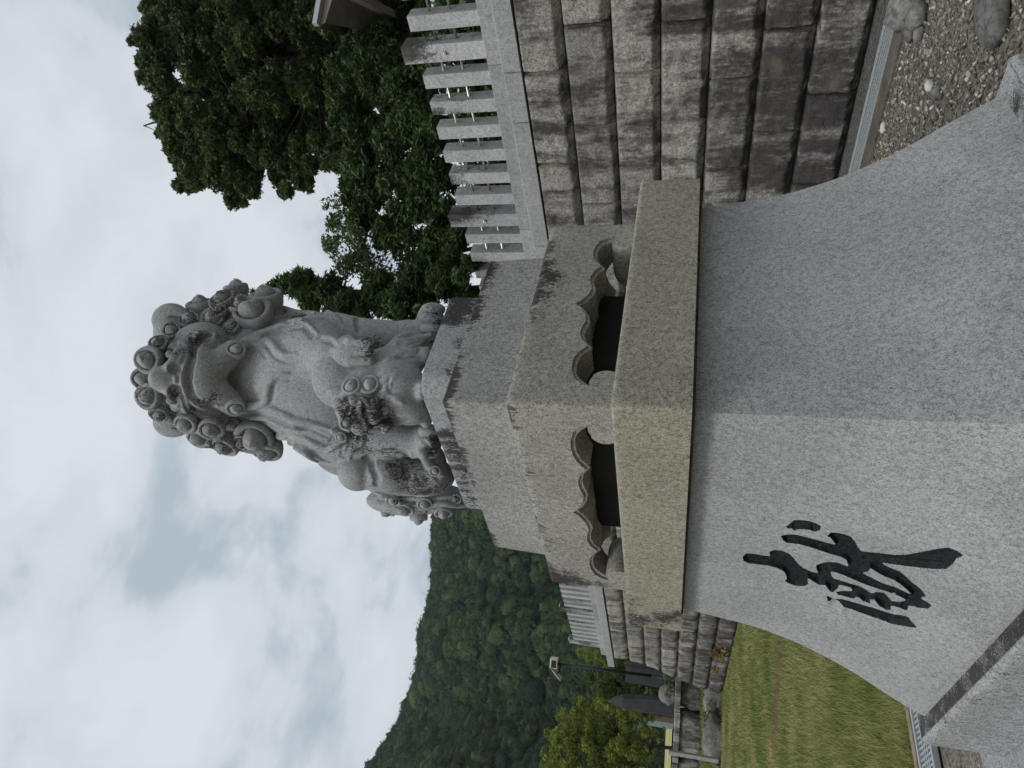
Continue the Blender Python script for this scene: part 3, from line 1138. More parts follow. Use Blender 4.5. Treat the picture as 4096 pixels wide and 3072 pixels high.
class Field:
    def __init__(self, lo, hi, h):
        self.lo = np.array(lo, float)
        self.h = h
        self.n = np.ceil((np.array(hi) - self.lo) / h).astype(int)
        self.f = np.full(self.n, 0.5, np.float32)

    def sub(self, lo, hi):
        i0 = np.clip(np.floor((lo - self.lo) / self.h).astype(int), 0, self.n)
        i1 = np.clip(np.ceil((hi - self.lo) / self.h).astype(int) + 1, 0, self.n)
        sl = tuple(slice(a, b) for a, b in zip(i0, i1))
        ax = [(self.lo[k] + self.h * np.arange(i0[k], i1[k])).astype(np.float32) for k in range(3)]
        return sl, ax[0][:, None, None], ax[1][None, :, None], ax[2][None, None, :]

    def blend(self, sl, d, k, cut=False):
        a = self.f[sl]
        if a.size == 0:
            return
        k = max(k, 1e-4)
        if cut:
            h = np.clip(0.5 - 0.5 * (a + d) / k, 0, 1)
            self.f[sl] = a + (-d - a) * h + k * h * (1 - h)
        else:
            h = np.clip(0.5 + 0.5 * (a - d) / k, 0, 1)
            self.f[sl] = a + (d - a) * h - k * h * (1 - h)

    def ell(self, c, r, k=0.02, rot=0.0, cut=False):
        """Ellipsoid: c point, r radii (right, up, away), rot degrees in the view plane."""
        c, r = np.array(c), np.array(r)
        m = r.max() + k * 1.5 + self.h * 2
        sl, X, Y, Z = self.sub(c - m, c + m)
        X, Y, Z = X - c[0], Y - c[1], Z - c[2]
        if rot:
            cs, sn = math.cos(R(rot)), math.sin(R(rot))
            X, Y = cs * X + sn * Y, -sn * X + cs * Y
        k0 = np.sqrt((X / r[0]) ** 2 + (Y / r[1]) ** 2 + (Z / r[2]) ** 2)
        k1 = np.sqrt((X / r[0] ** 2) ** 2 + (Y / r[1] ** 2) ** 2 + (Z / r[2] ** 2) ** 2) + 1e-9
        self.blend(sl, k0 * (k0 - 1.0) / k1, k, cut)

    def cone(self, a, ra, b, rb, k=0.02, cut=False):
        a, b = np.array(a), np.array(b)
        m = max(ra, rb) + k * 1.5 + self.h * 2
        sl, X, Y, Z = self.sub(np.minimum(a, b) - m, np.maximum(a, b) + m)
        d = b - a
        X, Y, Z = X - a[0], Y - a[1], Z - a[2]
        t = np.clip((X * d[0] + Y * d[1] + Z * d[2]) / (d @ d + 1e-12), 0, 1)
        q = np.sqrt((X - t * d[0]) ** 2 + (Y - t * d[1]) ** 2 + (Z - t * d[2]) ** 2)
        self.blend(sl, q - (ra + (rb - ra) * t), k, cut)

    def at(self, P):
        i = np.clip(np.round((np.atleast_2d(P) - self.lo) / self.h).astype(int), 1, self.n - 2)
        return self.f[i[:, 0], i[:, 1], i[:, 2]]

    def hit(self, x, y, default=None):
        """First surface point along the view through (x, y), with its outward normal."""
        z = np.arange(2.25, 3.5, self.h * 0.5)
        P = np.stack([(1536 - y) / F_PX * z, -(x - 2048) / F_PX * z, z], 1)
        v = self.at(P)
        w = np.nonzero(v < 0)[0]
        if len(w) == 0:
            return default, None
        p = P[w[0]]
        i = np.clip(np.round((p - self.lo) / self.h).astype(int), 3, self.n - 4)
        g = np.array([self.f[i[0] + 2, i[1], i[2]] - self.f[i[0] - 2, i[1], i[2]],
                      self.f[i[0], i[1] + 2, i[2]] - self.f[i[0], i[1] - 2, i[2]],
                      self.f[i[0], i[1], i[2] + 2] - self.f[i[0], i[1], i[2] - 2]])
        return p, g / (np.linalg.norm(g) + 1e-9)

    def line(self, pts, r, k=0.008, sink=0.0, cut=False, fixed=None, taper=True):
        """Ridge (or groove) drawn over the present surface along frame points."""
        q = [np.array(p, float) for p in pts]
        fine = []
        for i in range(len(q) - 1):
            p0, p1, p2, p3 = q[max(i - 1, 0)], q[i], q[i + 1], q[min(i + 2, len(q) - 1)]
            for t in np.linspace(0, 1, 5)[:-1]:
                fine.append(0.5 * ((2 * p1) + (-p0 + p2) * t + (2 * p0 - 5 * p1 + 4 * p2 - p3) * t * t + (-p0 + 3 * p1 - 3 * p2 + p3) * t ** 3))
        fine.append(q[-1])
        P, last = [], None
        for p in fine:
            if fixed is not None:
                h_ = S(p[0], p[1], fixed)
            else:
                h_, nrm = self.hit(p[0], p[1])
                if h_ is None:
                    if last is None:
                        continue
                    h_ = np.array([(1536 - p[1]) / F_PX * last, -(p[0] - 2048) / F_PX * last, last])
                else:
                    h_ = h_ - nrm * sink
            last = h_[2]
            P.append(h_)
        P = np.array(P)
        if len(P) < 2:
            return
        if len(P) > 4:      # calm the depth along the stroke
            zz = P[:, 2].copy()
            for _ in range(2):
                zz[1:-1] = (zz[:-2] + zz[1:-1] * 2 + zz[2:]) / 4
            P = P * (zz / P[:, 2])[:, None]
        n = len(P)
        for i in range(n - 1):
            f0, f1 = (i / (n - 1), (i + 1) / (n - 1)) if taper else (0.3, 0.3)
            r0 = r * (1.0 - 0.55 * max(0, f0 - 0.6) / 0.4)
            r1 = r * (1.0 - 0.55 * max(0, f1 - 0.6) / 0.4)
            self.cone(P[i], r0, P[i + 1], r1, k, cut)

    def mesh(self):
        f, n = self.f, self.n
        s = f < 0
        c = np.zeros(n - 1, np.int8)
        cor = [(i, j, k) for i in (0, 1) for j in (0, 1) for k in (0, 1)]
        for i, j, k in cor:
            c += s[i:n[0] - 1 + i, j:n[1] - 1 + j, k:n[2] - 1 + k]
        act = np.argwhere((c > 0) & (c < 8))
        vid = np.full(n - 1, -1, np.int32)
        vid[act[:, 0], act[:, 1], act[:, 2]] = np.arange(len(act))
        vals = np.stack([f[act[:, 0] + i, act[:, 1] + j, act[:, 2] + k] for i, j, k in cor], 1)
        acc = np.zeros((len(act), 3))
        cnt = np.zeros(len(act))
        ca = np.array(cor, float)
        for a in range(8):
            for b in range(a + 1, 8):
                if np.abs(ca[a] - ca[b]).sum() != 1:
                    continue
                va, vb = vals[:, a], vals[:, b]
                m = (va < 0) != (vb < 0)
                t = np.where(m, va / np.where(m, va - vb, 1), 0)
                acc += np.where(m[:, None], ca[a] + t[:, None] * (ca[b] - ca[a]), 0)
                cnt += m
        V = self.lo + self.h * (act + acc / cnt[:, None])
        F = []
        for ax in range(3):
            sh = [slice(None)] * 3
            sh2 = [slice(None)] * 3
            sh[ax] = slice(0, n[ax] - 1)
            sh2[ax] = slice(1, n[ax])
            e = np.argwhere(s[tuple(sh)] != s[tuple(sh2)])
            o1, o2 = (ax + 1) % 3, (ax + 2) % 3
            ok = (e[:, o1] > 0) & (e[:, o2] > 0) & (e[:, o1] < n[o1] - 1) & (e[:, o2] < n[o2] - 1)
            e = e[ok]
            inside = s[e[:, 0], e[:, 1], e[:, 2]]
            q = []
            for d1, d2 in ((1, 1), (0, 1), (0, 0), (1, 0)):
                w = e.copy()
                w[:, o1] -= d1
                w[:, o2] -= d2
                q.append(vid[w[:, 0], w[:, 1], w[:, 2]])
            q = np.stack(q, 1)
            q[~inside] = q[~inside][:, ::-1]
            F.append(q)
        return V, np.concatenate(F)


statue = thing('lion_statue', 'grey stone guardian lion with curled mane holding a cub, atop the tall pedestal', 'statue', tuple(pp(0, 0, Z4_)))


# own base of the statue: slab with rounded ends
def plinth():
    V, F = [], []
    prof = []
    a_, b_, r_ = SWd, SL, 0.085
    for sx, sy, a0 in ((-1, -1, 180), (1, -1, 270), (1, 1, 0), (-1, 1, 90)):
        rr = r_ if (sx, sy) == (-1, -1) else 0.02
        for i in range(9):
            an = R(a0 + 90 * i / 8)
            prof.append((sx * (a_ - rr) + math.cos(an) * rr, sy * (b_ - rr) + math.sin(an) * rr))
    fine = []
    for i in range(len(prof)):
        p0, p1 = np.array(prof[i]), np.array(prof[(i + 1) % len(prof)])
        m = max(1, int(np.linalg.norm(p1 - p0) / 0.02))
        for j in range(m):
            fine.append(p0 + (p1 - p0) * j / m)
    lev = [(Z4_ + 0.001, 0), (Z4_ + 0.05, 0), (Z4_ + 0.10, 0), (Z5_ - 0.006, 0), (Z5_, 0.006)]
    n = len(fine)
    for z, ins in lev:
        for p in fine:
            q = p * (1 - ins / 0.3)
            V.append(pp(q[0], q[1], z))
    for j in range(len(lev) - 1):
        for i in range(n):
            F.append((j * n + i, j * n + (i + 1) % n, j * n + n + (i + 1) % n, j * n + n + i))
    F.append(tuple(range((len(lev) - 1) * n, len(lev) * n)))
    o = part('plinth', V, F, M['plinth'], statue)
    z = Z4_ + 0.08
    st = [(pp(-SWd, -0.43 + 0.055 * i + 0.30, z), (0.06, 0.05, 0.14), 0.95) for i in range(5)]
    st += [(pp(-SWd, 0.15 + 0.06 * i, z + 0.03), (0.05, 0.035, 0.08), 0.7) for i in range(5)]
    st += [(pp(SWd - 0.03 - 0.035 * i, -SL, z + 0.02), (0.06, 0.06, 0.14), 1.0) for i in range(4)]
    st += [(pp(-0.03, -SL, z - 0.05), 0.06, 0.75), (pp(-0.18, -SL, z - 0.03), 0.05, 0.7)]
    blob_stain(o.data, world_loc(statue), st)


plinth()

VOX = 0.0052
B = Field((-0.74, 0.16, 2.32), (0.50, 1.72, 3.42), VOX)
E_ = lambda x, y, d, rx, ry, rd, k=0.02, rot=0.0, cut=False: B.ell(S(x, y, d), (ry * px(d), rx * px(d), rd * 0.001), k, rot, cut)
C_ = lambda a, ra, b, rb, k=0.02, cut=False: B.cone(S(*a), ra * px(a[2]), S(*b), rb * px(b[2]), k, cut)

# trunk
E_(1265, 1515, 75, 290, 245, 240, 0.03)
E_(1040, 1490, 140, 240, 258, 205, 0.05)
C_((1330, 1600, 130), 225, (1560, 1780, 240), 185, 0.05)
E_(1330, 1690, 60, 165, 130, 160, 0.05)
E_(1330, 1345, 70, 140, 95, 150, 0.04)
# right fore leg (left in the picture) and its paw
C_((1400, 1735, 10), 92, (1690, 1772, -45), 64, 0.05)
E_(1712, 1768, -70, 52, 72, 80, 0.03)
for y_ in (1722, 1762, 1806):
    E_(1716, y_, -132, 44, 27, 40, 0.005)
# haunch, knee, hind foot
E_(1562, 1885, 85, 128, 98, 150, 0.012)
E_(1432, 1882, 45, 80, 82, 95, 0.010)
E_(1690, 1905, 80, 130, 82, 110, 0.04)
E_(1745, 1860, 10, 42, 75, 60, 0.03)
# standing leg on the right and its paw
C_((1420, 1362, 10), 92, (1650, 1354, -40), 66, 0.045)
E_(1636, 1338, -40, 44, 54, 60, 0.03)
E_(1722, 1285, -70, 55, 72, 74, 0.03)
for y_ in (1238, 1276, 1318):
    E_(1732, y_, -128, 50, 28, 46, 0.005)
# raised arm lying over the cub
C_((1270, 1400, -40), 120, (1340, 1440, -190), 88, 0.05)
E_(1335, 1425, -225, 62, 62, 62, 0.03)
E_(1400, 1412, -265, 66, 74, 72, 0.03)
for y_ in (1366, 1402, 1443):
    C_((1400, y_ + 2, -318), 24, (1478, y_, -326), 19, 0.008)
# tail mass
E_(1640, 2000, 225, 175, 62, 85, 0.03)
E_(1770, 1985, 205, 90, 48, 60, 0.03)
E_(1330, 1850, 150, 82, 40, 50, 0.02, -30)
# head
E_(770, 1490, 70, 195, 195, 190, 0.05)
E_(880, 1500, 90, 165, 220, 152, 0.04)
E_(815, 1372, -45, 100, 84, 90, 0.03)
E_(815, 1652, -45, 100, 84, 90, 0.03)
# lower jaw, its corner scrolls, throat
E_(815, 1513, -132, 80, 126, 86, 0.015)
C_((842, 1545, -138), 58, (936, 1622, -85), 46, 0.018)
C_((842, 1482, -138), 58, (936, 1406, -85), 48, 0.018)
# muzzle and nose
E_(728, 1512, -130, 44, 128, 98, 0.008)
E_(668, 1517, -180, 52, 60, 62, 0.01)
E_(630, 1514, -205, 32, 40, 42, 0.015)
E_(690, 1470, -200, 34, 30, 34, 0.01)
E_(690, 1566, -200, 34, 30, 34, 0.01)
E_(712, 1412, -120, 30, 46, 52, 0.008, 30)
E_(722, 1606, -120, 30, 46, 52, 0.008, -30)
# brows and eyes
E_(650, 1425, -95, 52, 58, 60, 0.02)
E_(655, 1600, -95, 52, 58, 60, 0.02)
E_(612, 1515, -30, 40, 118, 90, 0.03)
C_((790, 1290, 60), 56, (950, 1262, 95), 72, 0.03)
C_((950, 1262, 95), 72, (1080, 1265, 115), 60, 0.03)
C_((790, 1700, 60), 50, (950, 1722, 95), 68, 0.03)
C_((950, 1722, 95), 68, (1070, 1750, 125), 52, 0.03)
E_(690, 1320, 10, 70, 60, 70, 0.03)
E_(690, 1670, 10, 70, 55, 70, 0.03)
E_(755, 1345, -55, 48, 36, 50, 0.015, 20)
E_(760, 1680, -55, 48, 36, 50, 0.015, -20)
E_(800, 1345, -45, 48, 32, 40, 0.01, -15)
E_(790, 1405, -105, 40, 22, 30, 0.01, 60)
E_(800, 1660, -70, 48, 28, 40, 0.01, 15)
# mouth slit between lip and chin
A_ = lambda pts: [(540 + a / 2.074, 1050 + b / 2.074) for a, b in pts]
H4 = lambda pts: [(540 + a / 2.266, 1100 + b / 2.266) for a, b in pts]
H5 = lambda pts: [(540 + a / 2.266, 1430 + b / 2.266) for a, b in pts]
H6 = lambda pts: [(900 + a / 2.266, 1430 + b / 2.266) for a, b in pts]
H7 = lambda pts: [(900 + a / 2.266, 1100 + b / 2.266) for a, b in pts]
R1 = lambda pts: [(1240 + a / 2.266, 1160 + b / 2.266) for a, b in pts]
R2 = lambda pts: [(1240 + a / 2.266, 1460 + b / 2.266) for a, b in pts]
R3 = lambda pts: [(1340 + a / 2.266, 1700 + b / 2.266) for a, b in pts]
HD = lambda pts: [(560 + a / 1.22, 1100 + b / 1.22) for a, b in pts]
B.line(HD([(330, 300), (262, 330), (252, 390), (236, 460), (230, 530), (248, 590), (290, 630), (345, 640)]), 0.021, 0.004, 0.004, True, taper=False)
lip = HD([(205, 338), (226, 375), (212, 420), (190, 475), (192, 540), (212, 590), (226, 640), (244, 668)])
B.line(lip, 0.021, 0.005, -0.003, taper=False)
B.line([(x - 4, y) for x, y in lip], 0.008, 0.003, 0.0, True, taper=False)
for x_, y_ in ((697, 1474), (699, 1563)):
    p_, n_ = B.hit(x_, y_)
    if p_ is not None:
        B.ell(p_, (0.026, 0.026, 0.030), 0.004, 0, True)
for x_, y_ in ((677, 1418), (681, 1601)):
    p_, n_ = B.hit(x_, y_)
    if p_ is not None:
        B.ell(p_ + np.array([0, 0, 0.004]), (0.027, 0.027, 0.022), 0.004, 0, True)
        B.ell(p_ + np.array([0, 0, 0.006]), (0.018, 0.018, 0.020), 0.002)
        B.ell(p_ + np.array([0, -0.002, -0.014]), (0.006, 0.006, 0.006), 0.002, 0, True)

# strands of the mane and beard
for pts, r_ in (
        (H7([(180, 610), (300, 545), (450, 490), (600, 440), (700, 420), (770, 465), (835, 535)]), 0.017),
        (H7([(170, 610), (330, 592), (420, 620), (480, 690), (560, 730), (650, 712)]), 0.017),
        (H7([(420, 400), (560, 370), (700, 352), (830, 350), (920, 345)]), 0.013),
        (H7([(640, 280), (760, 290), (880, 320), (980, 370), (1060, 440)]), 0.013),
        (H7([(520, 300), (620, 330), (760, 350)]), 0.012),
        (H7([(900, 560), (980, 580), (1030, 620)]), 0.010),
        (H6([(180, 470), (300, 450), (430, 470), (540, 520), (650, 575), (770, 595), (900, 640), (1000, 690)]), 0.018),
        (H6([(240, 545), (370, 550), (480, 600), (590, 655), (700, 665)]), 0.012),
        (H6([(480, 710), (620, 715), (730, 735), (830, 790), (940, 815), (1010, 775)]), 0.018),
        (H6([(540, 760), (660, 790), (760, 850), (860, 915), (950, 950)]), 0.013),
        (H6([(640, 815), (740, 880), (830, 945)]), 0.012),
        (H6([(210, 445), (320, 425), (375, 380), (385, 300), (410, 220), (480, 165), (580, 145)]), 0.014),
        (H7([(160, 660), (260, 640), (340, 660), (400, 720)]), 0.012),
        (R2([(210, 600), (310, 640), (250, 720), (150, 790)]), 0.013),
        (R2([(430, 640), (420, 700), (340, 740), (330, 840)]), 0.011),
        (R2([(480, 650), (470, 720), (390, 760), (350, 860)]), 0.010),
        (R3([(400, 640), (560, 650), (760, 660), (900, 660), (1060, 640)]), 0.010),
        (R3([(830, 740), (960, 710), (1100, 730), (1180, 735)]), 0.013),
        (R3([(800, 270), (850, 350), (930, 410), (985, 460)]), 0.018),
        (H4([(540, 600), (560, 530), (640, 510), (730, 530), (660, 590), (610, 640)]), 0.010),
        (H5([(540, 490), (600, 530), (680, 545), (760, 530)]), 0.010)):
    B.line(pts, r_ * 1.15, 0.0015, r_ * 0.10)
    q_ = [np.array(p, float) for p in pts]
    nn_ = []
    for i in range(len(q_)):
        t_ = q_[min(i + 1, len(q_) - 1)] - q_[max(i - 1, 0)]
        t_ = t_ / (np.linalg.norm(t_) + 1e-9)
        nn_.append(q_[i] + np.array([-t_[1], t_[0]]) * (r_ * 1150 + 7))
    B.line(nn_, 0.0075, 0.003, -0.001, True, taper=False)
# grooves
for pts, r_ in (
        (H7([(330, 560), (480, 520), (620, 480), (700, 470), (760, 510), (810, 545)]), 0.005),
        (H6([(230, 500), (360, 495), (470, 530), (580, 595), (660, 630), (800, 640), (940, 680)]), 0.006),
        (H6([(560, 740), (700, 765), (820, 830), (940, 850)]), 0.006),
        (H7([(720, 300), (860, 340), (960, 400), (1040, 470)]), 0.006),
        (R3([(280, 300), (420, 260), (560, 240), (640, 260)]), 0.010),
        (R3([(330, 330), (340, 400), (380, 480), (370, 540)]), 0.009),
        (R3([(650, 300), (640, 400), (660, 470)]), 0.010),
        (R3([(390, 620), (560, 645), (740, 650), (900, 640)]), 0.007),
        (R1([(430, 250), (440, 330), (440, 420)]), 0.009),
        (R3([(800, 160), (850, 200), (880, 260)]), 0.006),
        (R3([(60, 690), (20, 650)]), 0.004)):
    B.line(pts, r_ * 1.7, 0.005, 0.0, True, taper=False)
Vb, Fb = B.mesh()


def body_stain(blobs, Vw, field):
    s = np.zeros(len(Vw))
    for x, y, r, a in blobs:
        p, n = field.hit(x, y)
        if p is None:
            continue
        c = cam2world(p[None])[0]
        d = np.linalg.norm(Vw - c, axis=1) / (r * 0.00125)
        s = np.maximum(s, a * 0.8 * np.clip(1.4 - d, 0, 1))
    return s


W = cam2world(Vb)
body = part('body', W, Fb, M['statue'], statue, True)
set_attr(body.data, 'stain', body_stain([
    (1600, 1880, 60, .75), (1650, 1950, 70, .85), (1700, 1950, 60, .85), (1760, 1960, 50, .8), (1480, 1930, 40, .5), (1420, 1760, 60, .8), (1380, 1740, 50, .75),
    (1480, 1800, 60, .55), (1540, 1800, 60, .6), (1350, 1790, 60, .6), (1470, 1400, 40, .75), (1500, 1375, 40, .85), (1460, 1365, 30, .8),
    (1745, 1765, 28, .95), (1735, 1805, 26, .95), (1735, 1250, 30, .6), (1750, 1300, 30, .7),
    (900, 1215, 60, .7), (760, 1400, 40, .6), (780, 1350, 40, .7), (690, 1420, 30, .7), (690, 1580, 30, .75), (770, 1640, 50, .7), (740, 1390, 30, .7), (640, 1400, 50, .6),
    (640, 1640, 50, .6), (860, 1600, 40, .7), (1200, 1290, 60, .6), (1270, 1260, 60, .5), (1680, 2040, 60, .6), (1600, 2000, 60, .55)], W, B))


# ---- ears
def ear(x, y, d, rx, ry, cx, cy, lab):
    f = Field(S(x, y, d) - 0.14, S(x, y, d) + 0.14, 0.005)
    f.ell(S(x, y, d), (ry * px(d), rx * px(d), 0.030), 0.01)
    f.ell(S(cx, cy, d - 30), (ry * 0.62 * px(d), rx * 0.60 * px(d), 0.024), 0.004, 0, True)
    V, F = f.mesh()
    o = part('ear', cam2world(V), F, M['statue'], statue, True)
    set_attr(o.data, 'stain', np.zeros(len(V)))


ear(685, 1280, -10, 78, 68, 708, 1296, 'right')
ear(690, 1690, -10, 78, 60, 716, 1682, 'left')


# ---- spiral curls of mane and tail
def curl(name, c, nrm, rad, parent, mat, spin=0.0, flip=1, tall=0.85, stain=0.0):
    """Snail-shaped knob of carved hair: ball, spiral groove, outer roll."""
    nt_ = 40
    n = np.array(nrm, float)
    n /= np.linalg.norm(n)
    ref = np.array([0, 1.0, 0]) if abs(n[1]) < 0.9 else np.array([1.0, 0, 0])
    a = np.cross(ref, n)
    a /= np.linalg.norm(a)
    b = np.cross(n, a)
    cols = []
    for i in range(nt_):
        th = 2 * math.pi * i / nt_
        f_ = i / nt_
        g = 0.48 + 0.20 * (f_ / 0.8 if f_ < 0.8 else (1 - f_) / 0.2)
        pr = [(g * math.sin(R(q)), 0.40 + (g + 0.06) * math.cos(R(q)) * 1.05) for q in (0, 20, 38, 55, 70, 84)]
        pr += [(g + 0.015, 0.30), (g + 0.06, 0.28)]
        rc, hw = (g + 0.07 + 1.0) / 2, (1.0 - g - 0.07) / 2
        pr += [(rc - hw * math.cos(R(q)), 0.30 + 0.24 * math.sin(R(q))) for q in (10, 40, 70, 100, 130, 160)]
        pr += [(1.0, 0.22), (0.99, -0.05), (0.93, -0.4), (0.78, -0.75)]
        wob = 1 + 0.035 * math.sin(3 * th + spin * 2)
        ang = flip * th + spin
        cols.append([c + (a * math.cos(ang) + b * math.sin(ang)) * (rad * r0 * wob) + n * (rad * z0 * tall) for r0, z0 in pr])
    nr_ = len(cols[0]) - 1
    V = [cols[i][j] for j in range(nr_ + 1) for i in range(nt_)]
    F = []
    for j in range(nr_):
        for i in range(nt_):
            q = (j * nt_ + i, j * nt_ + (i + 1) % nt_, (j + 1) * nt_ + (i + 1) % nt_, (j + 1) * nt_ + i)
            F.append(q if flip < 0 else tuple(reversed(q)))
    Wc = cam2world(np.array(V))
    o = part(name, Wc, np.array(F), mat, parent, True)
    hs = 0.5 + 0.5 * fbm(Wc * 14, 3)
    set_attr(o.data, 'stain', np.clip(stain * 0.85 * (0.5 + hs) + 0.04, 0, 1))
    return o


def head_pos(x, y, out=1.0):
    """Depth on a rounded hull of the head and the outward direction there."""
    t = max(-1, min(1, (y - 1497) / 300.0))
    d = 130 - 215 * math.sqrt(max(0, 1 - t * t)) * out
    p = S(x, y, d)
    p[2] += 0.012
    ax_ = S(x + 40, 1497, 170)
    n = p - ax_
    n[1] += 0.05
    return p, n / np.linalg.norm(n)


CURLS = [  # x, y, radius, spin, flip, stain, depth scale
    (795, 1225, 48, 0.5, 1, .2, 1), (900, 1212, 52, 1.4, 1, .75, 1), (940, 1160, 46, 0, 1, .35, 1), (1070, 1205, 62, 2.0, 1, .1, 1),
    (1022, 1262, 72, 2.6, 1, .1, 1), (758, 1288, 40, 0.2, 1, .4, 1), (855, 1282, 46, 1.0, 1, .45, 1), (932, 1312, 34, 2.4, 1, .35, 1),
    (805, 1742, 46, 0.5, -1, .2, 1), (752, 1688, 40, 0.2, -1, .3, 1), (848, 1706, 46, 1.0, -1, .35, 1), (930, 1688, 34, 2.4, -1, .4, 1),
    (908, 1772, 50, 1.0, -1, .35, 1), (1020, 1735, 74, 2.2, -1, .15, 1), (1075, 1790, 56, 0.3, -1, .3, 1), (980, 1760, 44, 0.6, -1, .5, 1),
    (606, 1440, 50, 3.6, 1, .3, 0.98), (604, 1584, 48, 2.6, -1, .4, 0.98), (584, 1512, 44, 3.0, 1, .2, 0.85), (640, 1380, 34, 3.4, 1, .55, .9), (640, 1650, 34, 2.8, -1, .5, .9),
    (690, 1330, 34, 0.0, 1, .5, 1), (700, 1665, 30, 0.0, -1, .4, 1),
    (880, 1250, 40, 0.0, 1, .6, 0.9), (850, 1755, 40, 0.0, -1, .5, .85), (960, 1225, 44, .8, 1, .5, .9),
]
for x, y, r_, sp, fl, st, out in CURLS:
    p_, n_ = head_pos(x, y, out)
    h_, hn = B.hit(x, y)
    if h_ is not None and h_[2] < 3.06:
        n_ = n_ * 0.55 + hn * 0.45 + np.array([0, 0.05, -0.2])
        n_ = n_ / np.linalg.norm(n_)
        p_ = h_ + n_ * (r_ * px(0) * 0.12)
    curl('mane_curl', p_, n_, r_ * px(0) * 1.10, statue, M['statue'], sp, fl, 0.85, st)
for x, y, r_, sp, fl in ((940, 1402, 38, 2.2, 1), (937, 1625, 38, 4.0, -1)):
    p_, n_ = B.hit(x, y)
    if p_ is not None:
        curl('beard_curl', p_ + np.array([0, 0, 0.012]), n_ + np.array([(1500 - y) * 0.006, 0, -0.4]), r_ * px(-90), statue, M['statue'], sp, fl, 0.9, 0.15)
for x, y, d, r_, sp, n_ in ((1622, 2028, 175, 42, 0.5, (-0.7, 0.2, -0.7)), (1675, 2064, 215, 36, 1, (-0.95, 0, -0.3)), (1772, 2040, 205, 40, 2, (-0.8, 0, -0.6)),
                            (1552, 2034, 215, 38, 1.2, (-0.8, 0.4, -0.4)), (1825, 1992, 165, 24, 0, (-0.4, 0, -0.9)), (1575, 1995, 150, 34, 2.2, (-.4, .2, -.9)), (1700, 2010, 150, 34, 1.0, (-.5, 0, -.8))):
    curl('tail_curl', S(x, y, d), n_, r_ * px(d), statue, M['statue'], sp, -1, 0.9, 0.3)
for x, y, r_ in ((1740, 1884, 24), (1364, 1748, 24)):
    p_, n_ = B.hit(x, y)
    if p_ is not None:
        curl('hair_curl', p_ + np.array([0, 0, 0.01]), n_, r_ * px(0), statue, M['statue'], 1.0, -1, 0.8, 0.5 if y < 1800 else 0.1)

# ---- the cub
U = Field((-0.27, 0.20, 2.34), (0.27, 0.88, 2.92), 0.0042)
e_ = lambda x, y, d, rx, ry, rd, k=0.015, rot=0.0, cut=False: U.ell(S(x, y, d), (ry * px(d), rx * px(d), rd * 0.001), k, rot, cut)
c_ = lambda a, ra, b, rb, k=0.015, cut=False: U.cone(S(*a), ra * px(a[2]), S(*b), rb * px(b[2]), k, cut)
e_(1362, 1510, -215, 112, 125, 105, 0.02)
e_(1452, 1620, -295, 112, 108, 105, 0.03)
e_(1590, 1555, -285, 118, 112, 100, 0.04)
c_((1480, 1490, -230), 85, (1620, 1440, -215), 72, 0.04)
e_(1600, 1585, -335, 58, 50, 55, 0.02)
c_((1615, 1556, -330), 46, (1668, 1566, -335), 33, 0.02)
e_(1682, 1562, -342, 26, 36, 40, 0.015)
for y_ in (1540, 1562, 1584):
    e_(1685, y_, -372, 18, 12, 18, 0.006)
e_(1640, 1640, -260, 85, 62, 80, 0.04)
e_(1608, 1402, -195, 56, 62, 60, 0.03)
e_(1655, 1432, -215, 50, 52, 55, 0.03)
e_(1700, 1425, -235, 26, 38, 36, 0.015)
e_(1640, 1375, -170, 70, 40, 50, 0.02, 20)
e_(1704, 1682, -235, 24, 30, 34, 0.015)
# cub face
e_(1440, 1712, -340, 34, 30, 34, 0.012)
e_(1414, 1606, -395, 26, 22, 24, 0.01)
e_(1385, 1690, -330, 30, 34, 34, 0.012)
e_(1365, 1615, -350, 40, 26, 34, 0.012)
e_(1395, 1660, -385, 24, 24, 24, 0.01)
e_(1490, 1660, -385, 40, 40, 30, 0.015)
e_(1490, 1610, -400, 34, 30, 24, 0.012)
e_(1545, 1700, -320, 40, 36, 34, 0.012)
e_(1350, 1568, -335, 46, 24, 26, 0.008, 8)
R2_ = lambda pts: R2(pts)
U.line(R2_([(480, 400), (455, 350), (465, 318), (500, 310), (520, 345)]), 0.009, 0.005, 0.0, taper=False)
U.line(R2_([(470, 340), (455, 400), (480, 470), (515, 540), (520, 600), (560, 632)]), 0.010, 0.005, 0.0)
U.line(R2_([(500, 360), (490, 410), (510, 470), (545, 540), (560, 590)]), 0.007, 0.004, 0.0, True)
U.line(R2_([(650, 320), (700, 285), (780, 300), (850, 350)]), 0.013, 0.008, 0.003)
U.line(R2_([(540, 560), (600, 560), (700, 550), (780, 540)]), 0.012, 0.006, 0.0)
U.line(R2_([(540, 600), (620, 590), (680, 580)]), 0.009, 0.004, 0.0, True)
U.line(R2_([(580, 660), (650, 640), (690, 580)]), 0.010, 0.006, 0.0)
U.line(R2_([(330, 310), (350, 380), (330, 440), (380, 520)]), 0.008, 0.005, 0.0, True)
U.line(R2_([(260, 400), (300, 460), (330, 540), (350, 600)]), 0.012, 0.006, 0.0)
for x_, y_ in ((1412, 1668), (1408, 1632)):
    p_, n_ = U.hit(x_, y_)
    if p_ is not None:
        U.ell(p_, (0.013, 0.013, 0.012), 0.003, 0, True)
        U.ell(p_ + np.array([0, 0, 0.004]), (0.009, 0.009, 0.010), 0.002)
